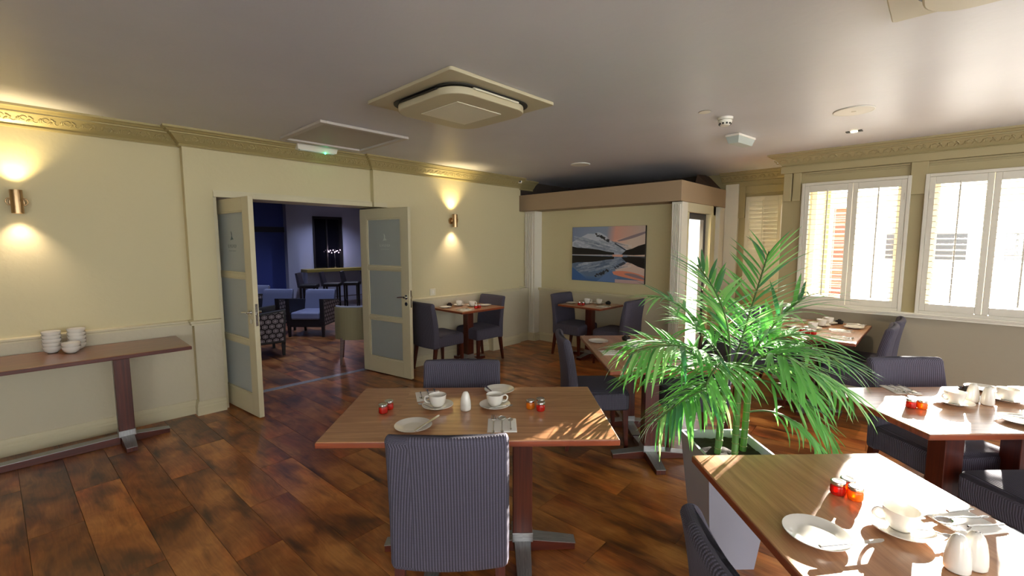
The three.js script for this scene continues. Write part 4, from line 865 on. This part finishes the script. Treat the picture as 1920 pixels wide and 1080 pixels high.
function aircon(label, x, z) {
  const t = thing('air_conditioner', label, 'air conditioner', V(x, CEIL, z));
  obj('panel', flat(roundedSquare(0.93, 0.015), 0.014, -0.006, 0.004), acM, t);
  const ring = roundedSquare(0.76, 0.16); obj('air_gap', flat(ring, 0.004, -0.03), M.dark, t);
  obj('cover', [flat(roundedSquare(0.7, 0.15), 0.03, -0.046, 0.008)], acM, t);
  obj('intake_grille', boxUV(cbox(0.4, 0.006, 0.4, 0, -0.086, 0, 0.002)), grM, t);
  for (let k = 0; k < 4; k++) { const f = obj('air_flap', [new RoundedBoxGeometry(0.4, 0.012, 0.042, 2, 0.005).rotateX(0.5).translate(0, -0.036, 0.357)], k % 2 ? M.plastic : M.dark, t); f.rotation.y = k * Math.PI / 2; }
  obj('bracket', [[1, 1], [1, -1], [-1, 1], [-1, -1]].map(([a, b]) => cbox(0.05, 0.03, 0.05, a * 0.24, -0.038, b * 0.24)), M.plastic, t);
}
aircon('square cassette air conditioner in the middle of the ceiling', 2.49, -2.15);
aircon('second cassette air conditioner, cut off by the top right photo edge', 5.27, -2.24);
{
  const t = thing('ceiling_hatch', 'white framed access hatch in the ceiling near the doors', 'hatch', V(0.86, CEIL, -2.08)), a = 0.45, b = 0.42, w = 0.05;
  for (const [x0, z0, x1, z1] of [[-a, -b, a, -b + w], [-a, b - w, a, b], [-a, -b + w, -a + w, b - w], [a - w, -b + w, a, b - w]]) obj('frame_side', bx(x0, -0.024, z0, x1, -0.001, z1, 0.004), std({ color: '#c4bcb4', roughness: 0.5 }), t);
  obj('hatch_panel', bx(-a + w, -0.006, -b + w, a - w, -0.001, b - w), std({ color: '#b9b0a4', roughness: 0.6 }), t);
}
{
  const t = thing('emergency_light', 'slim white ceiling unit with a green light above the doors', 'light', V(0.225, CEIL, -2.09));
  obj('housing', hexa([[-0.035, -0.05, -0.2], [0.035, -0.05, -0.2], [0.035, -0.05, 0.2], [-0.035, -0.05, 0.2]], [[-0.05, -0.001, -0.21], [0.05, -0.001, -0.21], [0.05, -0.001, 0.21], [-0.05, -0.001, 0.21]]), M.offwhite, t);
  obj('diffuser', bx(-0.03, -0.058, -0.18, 0.03, -0.05, 0.18, 0.003), std({ color: '#dfe9e2', roughness: 0.3 }), t);
  obj('indicator_light', new THREE.SphereGeometry(0.009, 12, 8).translate(0.028, -0.058, -0.08), std({ color: '#39e07e', emissive: new THREE.Color().setRGB(0.05, 1, 0.35), emissiveIntensity: 6 }), t);
  const l = new THREE.PointLight(new THREE.Color().setRGB(0.1, 1, 0.4), 0.004, 1, 2); l.position.set(0.04, -0.075, -0.08); l.name = 'indicator_glow'; t.add(l);
}
{
  const t = thing('emergency_light', 'frosted box light on the ceiling near the window corner', 'light', V(3.58, CEIL, -4.64), -0.13);
  obj('housing', cbox(0.13, 0.02, 0.34, 0, -0.011, 0, 0.005), M.offwhite, t);
  obj('diffuser', hexa([[-0.045, -0.08, -0.14], [0.045, -0.08, -0.14], [0.045, -0.08, 0.14], [-0.045, -0.08, 0.14]], [[-0.06, -0.02, -0.165], [0.06, -0.02, -0.165], [0.06, -0.02, 0.165], [-0.06, -0.02, 0.165]]), phy({ color: '#cfd8d2', transmission: 0.3, thickness: 0, roughness: 0.4 }), t);
}
{
  const t = thing('smoke_detector', 'round white smoke detector on the ceiling', 'smoke detector', V(3.7, CEIL, -3.87));
  obj('base_ring', cyl(0.055, 0.058, -0.02, -0.001, 0, 0, 32), M.offwhite, t);
  obj('sensor_body', lathe([[0, -0.066], [0.028, -0.066], [0.036, -0.06], [0.05, -0.04], [0.052, -0.026], [0.05, -0.021], [0, -0.021]], 32), M.offwhite, t);
  for (let k = 0; k < 10; k++) obj('vent_slot', cbox(0.013, 0.014, 0.006, 0, -0.051, 0.0435).rotateY(k * 0.628), M.dark, t);
}
{
  const t = thing('ceiling_speaker', 'flush round ceiling plate near the windows', 'speaker', V(4.47, CEIL, -4.34));
  obj('rim', new THREE.TorusGeometry(0.125, 0.006, 8, 48).rotateX(Math.PI / 2).translate(0, -0.003, 0), M.offwhite, t); obj('face', cyl(0.122, 0.122, -0.008, -0.001, 0, 0, 40), M.offwhite, t); obj('badge', cbox(0.03, 0.003, 0.012, 0, -0.009, 0, 0.001), M.plastic, t);
  const s = thing('ceiling_speaker', 'flush round ceiling plate further back, towards the picture wall', 'speaker', V(1.62, CEIL, -4.84));
  obj('rim', new THREE.TorusGeometry(0.115, 0.008, 8, 48).rotateX(Math.PI / 2).translate(0, -0.004, 0), M.offwhite, s); obj('face', cyl(0.112, 0.112, -0.01, -0.001, 0, 0, 40), M.offwhite, s);
  const q = thing('blanking_plate', 'small round cover plate left of the smoke detector', 'plate', V(3.64, CEIL, -3.6)); obj('cover', lathe([[0, -0.006], [0.04, -0.006], [0.046, -0.001], [0, -0.001]], 32), M.offwhite, q);
}
{
  const t = thing('downlight', 'small lit downlight in the ceiling in front of the windows', 'light', V(4.38, CEIL, -5.13));
  obj('bezel', [bx(-0.06, -0.008, -0.03, -0.028, -0.001, 0.03, 0.002), bx(0.028, -0.008, -0.03, 0.06, -0.001, 0.03, 0.002)], M.dark, t);
  obj('lamp_glow', cyl(0.026, 0.026, -0.009, -0.002), std({ color: '#fff2cc', emissive: new THREE.Color().setRGB(1, 0.85, 0.5), emissiveIntensity: 4 }), t);
  const l = new THREE.SpotLight(new THREE.Color().setRGB(1, 0.85, 0.6), 4, 8, 0.8, 0.8, 2); l.position.set(0, -0.012, 0); l.target.position.set(0, -2, 0); l.name = 'downlight_beam'; t.add(l, l.target);
}
{
  const t = thing('security_camera', 'small white security camera at the cornice in the far left corner', 'camera', V(0.2, 2.56, -5.25));
  obj('mount', [cyl(0.03, 0.03, 0.02, 0.039), cyl(0.012, 0.012, 0, 0.03)], M.offwhite, t); obj('camera_body', new RoundedBoxGeometry(0.06, 0.045, 0.09, 3, 0.012).rotateY(0.8).translate(0, -0.012, 0), M.offwhite, t); obj('lens', cyl(0.014, 0.014, 0, 0.012).rotateX(Math.PI / 2).rotateY(0.8).translate(0.033, -0.012, 0.033), M.dark, t);
}

// ------------------------------------------------------------------ the dim blue lounge behind the doors
{
  const navy = std({ color: '#2f3f86', roughness: 0.55 }), slate = std({ color: '#a3a8c0', roughness: 0.6 }), dk = std({ color: '#171418', roughness: 0.45 });
  const w = structGroup('wall_lounge', 'blue and grey walls of the dim lounge');
  const X = -6;
  obj('plaster', [bx(X - 0.2, 0, -4.62, X, CEIL, -4.05), bx(X - 0.2, 2.25, -5.35, X, CEIL, -4.62), bx(X - 0.2, 0, -5.35, X, 0.98, -4.62), bx(X - 0.2, 0, -7.2, X, CEIL, -5.35), bx(X, 0, -4.2, X + 0.2, CEIL, -3.95), bx(X, 0, -7.1, -0.25, CEIL, -7.0)], slate, w);
  obj('navy_panel', [bx(X - 0.2, 0, -4.05, X + 0.02, CEIL, 2.8), bx(X, 0, 2.6, -0.25, CEIL, 2.8)], navy, w);
  obj('panel_rail', bx(X + 0.02, 1.85, -3.95, X + 0.06, 1.97, 2.6, 0.006), std({ color: '#161a33', roughness: 0.5 }), w);
  const g = structGroup('window_9', 'dark window of the lounge with pinkish lights beyond');
  obj('window_frame', [bx(X - 0.1, 0.98, -4.66, X + 0.02, 2.25, -4.62), bx(X - 0.1, 0.98, -5.35, X + 0.02, 2.25, -5.31), bx(X - 0.1, 2.2, -5.35, X + 0.02, 2.25, -4.62), bx(X - 0.1, 0.98, -5.0, X - 0.04, 2.2, -4.97)], dk, g);
  obj('pane', bx(X - 0.08, 0.98, -5.33, X - 0.074, 2.22, -4.64), std({ color: '#0a0b12', roughness: 0.04 }), g);
  // fairy lights standing on the sill
  const t = thing('fairy_lights', 'small cluster of pinkish lights in the dark lounge window', 'lights', V(X + 0.06, 1.0, -5.12));
  obj('stand', [tube([V(0, 0, 0), V(0.005, 0.2, 0), V(-0.005, 0.4, 0.01)], 0.004), cyl(0.03, 0.03, 0, 0.015)], M.chrome, t);
  for (let k = 0; k < 9; k++) obj('bulb', new THREE.SphereGeometry(0.012, 10, 8).translate(0.01 * Math.sin(k * 5), 0.4 + 0.035 * Math.cos(k * 3.7), -0.14 + k * 0.036), std({ color: '#ffe6ff', emissive: new THREE.Color().setRGB(1, 0.75, 1), emissiveIntensity: 1.2 }), t);
  const pl = new THREE.PointLight(new THREE.Color().setRGB(1, 0.8, 1), 0.15, 3, 2); pl.position.set(0.12, 0.4, 0); pl.name = 'fairy_glow'; t.add(pl);
  const b = thing('bar_counter', 'long bar ledge with a yellowish wooden top in the lounge', 'counter', V(X, 0, -5.6));
  obj('counter_front', bx(0.01, 0, -1.3, 0.26, 0.92, 1.25), slate, b); obj('worktop', bx(0.0, 0.92, -1.35, 0.36, 0.99, 1.3, 0.005, 2), std({ color: '#8a7a3a', roughness: 0.5 }), b); obj('rail', [tube([V(0.3, 0.3, -1.3), V(0.3, 0.3, 1.2)], 0.012, 4, 8)], M.chrome, b);
  // stools
  const mk = (label, x, z, a) => {
    const s = thing('bar_stool', label, 'stool', V(x, 0, z), a);
    obj('seat', cbox(0.34, 0.08, 0.36, 0, 0.66, 0.02, 0.025), dk, s);
    obj('backrest', hexa([[-0.17, 0.64, -0.18], [0.17, 0.64, -0.18], [0.17, 0.64, -0.12], [-0.17, 0.64, -0.12]], [[-0.15, 0.95, -0.23], [0.15, 0.95, -0.23], [0.15, 0.95, -0.19], [-0.15, 0.95, -0.19]]), std({ color: '#2a2736', roughness: 0.5 }), s);
    for (const [p, q] of [[-0.13, -0.13], [0.13, -0.13], [-0.13, 0.15], [0.13, 0.15]]) obj('leg', hexa([[p - 0.016, 0, q - 0.016], [p + 0.016, 0, q - 0.016], [p + 0.016, 0, q + 0.016], [p - 0.016, 0, q + 0.016]], [[p - 0.02, 0.63, q - 0.02], [p + 0.02, 0.63, q - 0.02], [p + 0.02, 0.63, q + 0.02], [p - 0.02, 0.63, q + 0.02]]), dk, s);
    obj('footrest', [bx(-0.13, 0.24, 0.14, 0.13, 0.27, 0.16), bx(-0.13, 0.24, -0.14, 0.13, 0.27, -0.12)], dk, s);
  };
  mk('dark bar stool standing leftmost before the navy wall of the lounge', -5.1, -4.1, 2.5);
  mk('dark bar stool second from the left at the lounge bar', -5.1, -4.62, 2.5);
  mk('dark bar stool third from the left at the lounge bar', -5.1, -5.1, 2.5);
  mk('dark bar stool furthest right at the lounge bar', -5.1, -5.62, 2.5);
  // armchairs with ringed fabric on the sides
  const c = document.createElement('canvas'); c.width = c.height = 256; const k = c.getContext('2d'); k.fillStyle = '#9a8f94'; k.fillRect(0, 0, 256, 256); k.strokeStyle = '#1c1418'; k.lineWidth = 9;
  for (let i = -1; i < 4; i++) for (let j = -1; j < 6; j++) { const x = i * 85.33 + (j & 1 ? 42.67 : 0), yy = j * 64 + 32; k.beginPath(); for (let a = 0; a < 6; a++) { const q = a * Math.PI / 3 + Math.PI / 6; k[a ? 'lineTo' : 'moveTo'](x + 44 * Math.cos(q), yy + 38 * Math.sin(q)); } k.closePath(); k.stroke(); k.lineWidth = 5; k.beginPath(); k.arc(x, yy, 22, 0, 7); k.stroke(); k.lineWidth = 9; }
  const tx = new THREE.CanvasTexture(c); tx.colorSpace = THREE.SRGBColorSpace; tx.wrapS = tx.wrapT = THREE.RepeatWrapping; tx.repeat.set(1 / 0.27, 1 / 0.27);
  const pat = std({ map: tx, roughness: 0.85 }), hide = std({ color: '#666d8a', roughness: 0.5 });
  const arm = (label, x, z, a) => {
    const s = thing('armchair', label, 'armchair', V(x, 0, z), a);
    obj('seat', cbox(0.5, 0.13, 0.56, 0, 0.365, 0.04, 0.035), hide, s); obj('base', cbox(0.52, 0.14, 0.56, 0, 0.245, 0.02, 0.01), dk, s);
    obj('backrest', loft([0, 0.25, 0.5, 0.8, 0.97, 1].map((t, i, l) => rrect(0.54 - (i === l.length - 1 ? 0.06 : 0), 0.11 - 0.03 * t - (i === l.length - 1 ? 0.04 : 0), 0.018, 4, 4).map(([p, q]) => [p, 0.3 + 0.46 * t, q - 0.27 - 0.11 * t + 0.3 * p * p]))), hide, s);
    for (const q of [-1, 1]) {
      const p = new THREE.Shape(); p.moveTo(-0.36, 0.2); p.lineTo(0.3, 0.2); p.lineTo(0.32, 0.66); p.lineTo(-0.38, 0.58); p.closePath();
      const g = extr(p, 0.06, 0.004).rotateY(-Math.PI / 2).translate(q * 0.29 + 0.03, 0, 0);
      const m = obj('arm', boxUV(g, 2), dk, s);
      const p2_ = new THREE.Shape(); p2_.moveTo(-0.335, 0.225); p2_.lineTo(0.275, 0.225); p2_.lineTo(0.29, 0.635); p2_.lineTo(-0.35, 0.56); p2_.closePath();
      obj('patterned_panel', boxUV(extr(p2_, 0.006).rotateY(-Math.PI / 2).translate(q * 0.325 + (q > 0 ? 0.0045 : 0.0015), 0, 0), 2), pat, m);
      for (const zz of [-0.3, 0.28]) obj('leg', hexa([[q * 0.29 - 0.016, 0, zz - 0.016], [q * 0.29 + 0.016, 0, zz - 0.016], [q * 0.29 + 0.016, 0, zz + 0.016], [q * 0.29 - 0.016, 0, zz + 0.016]], [[q * 0.29 - 0.025, 0.2, zz - 0.025], [q * 0.29 + 0.025, 0.2, zz - 0.025], [q * 0.29 + 0.025, 0.2, zz + 0.025], [q * 0.29 - 0.025, 0.2, zz + 0.025]]), dk, s);
    }
    return s;
  };
  arm('lounge armchair facing the doorway, its ring-patterned right side in view', -2.97, -3.3, 0.75);
  arm('lounge armchair left of the one facing the doorway, partly behind its arm', -3.56, -2.78, 0.78);
  arm('lounge armchair nearest the doorway, seen from its ring-patterned side', -2.05, -2.1, Math.PI - 0.1);
  arm('lounge armchair furthest left, only its pale back edge beside the door leaf', -4.7, -2.75, 0.8);
  const tb = thing('tub_chair', 'beige-backed side chair just inside the lounge, right of the doorway', 'chair', V(-0.72, 0, -2.97), -2.05);
  const bm = std({ color: '#8d8464', roughness: 0.8 });
  { const g = []; for (let i = 0; i < 1; i++) { const p = []; const N = 18; const out = [], inn = []; for (let j = 0; j <= N; j++) { const a = (200 + 140 * j / N) * D; out.push([0.3 * Math.cos(a), 0.29 * Math.sin(a)]); inn.push([0.255 * Math.cos(a), 0.245 * Math.sin(a)]); } const s = new THREE.Shape([...out, ...inn.reverse()].map(([a, b2]) => new THREE.Vector2(a, -b2))); g.push(extr(s, 0.42, 0.004).rotateX(-Math.PI / 2).translate(0, 0.34, 0)); } obj('backrest', g, bm, tb); }
  obj('seat', cbox(0.46, 0.1, 0.44, 0, 0.4, 0, 0.04), bm, tb); obj('back_trim', tube([...Array(13).keys()].map((j) => { const a = (200 + 140 * j / 12) * D; return V(0.278 * Math.cos(a), 0.772, 0.268 * Math.sin(a)); }), 0.012, 30, 8), slate, tb);
  for (const [p, q] of [[-0.2, -0.2], [0.2, -0.2], [-0.19, 0.2], [0.19, 0.2]]) obj('leg', hexa([[p * 1.12 - 0.013, 0, q * 1.12 - 0.013], [p * 1.12 + 0.013, 0, q * 1.12 - 0.013], [p * 1.12 + 0.013, 0, q * 1.12 + 0.013], [p * 1.12 - 0.013, 0, q * 1.12 + 0.013]], [[p - 0.024, 0.36, q - 0.024], [p + 0.024, 0.36, q - 0.024], [p + 0.024, 0.36, q + 0.024], [p - 0.024, 0.36, q + 0.024]]), M.leg, tb);
  // unseen downlights added as cool fill for the lounge
  [[-2.0, -2.4, 10], [-3.6, -3.4, 9], [-5.2, -4.9, 10], [-5.0, -2.4, 7], [-1.0, -3.6, 5]].forEach(([x, z, p], i) => {
    const t = thing('downlight', 'added cool fill downlight of the lounge, out of the doorway view', 'light', V(x, CEIL, z), 0, 'added lounge fill downlights');
    obj('bezel', lathe([[0.045, -0.002], [0.045, -0.008], [0.06, -0.006], [0.062, -0.001]], 28), M.offwhite, t);
    obj('lamp_glow', cyl(0.042, 0.042, -0.006, -0.002), std({ color: '#dfe4ff', emissive: new THREE.Color().setRGB(0.6, 0.68, 1), emissiveIntensity: 3 }), t);
    const l = new THREE.SpotLight(new THREE.Color().setRGB(0.66, 0.72, 1), p * 0.52, 9, 1.1, 0.9, 2); l.position.set(0, -0.012, 0); l.target.position.set(0, -2, 0); l.name = 'lounge_fill_beam'; t.add(l, l.target);
  });
}

scene.traverse((o) => { if (o.isMesh) { o.castShadow = true; o.receiveShadow = true; } if (o.isLight && o.shadow) o.castShadow = true; });
renderer.render(scene, camera);
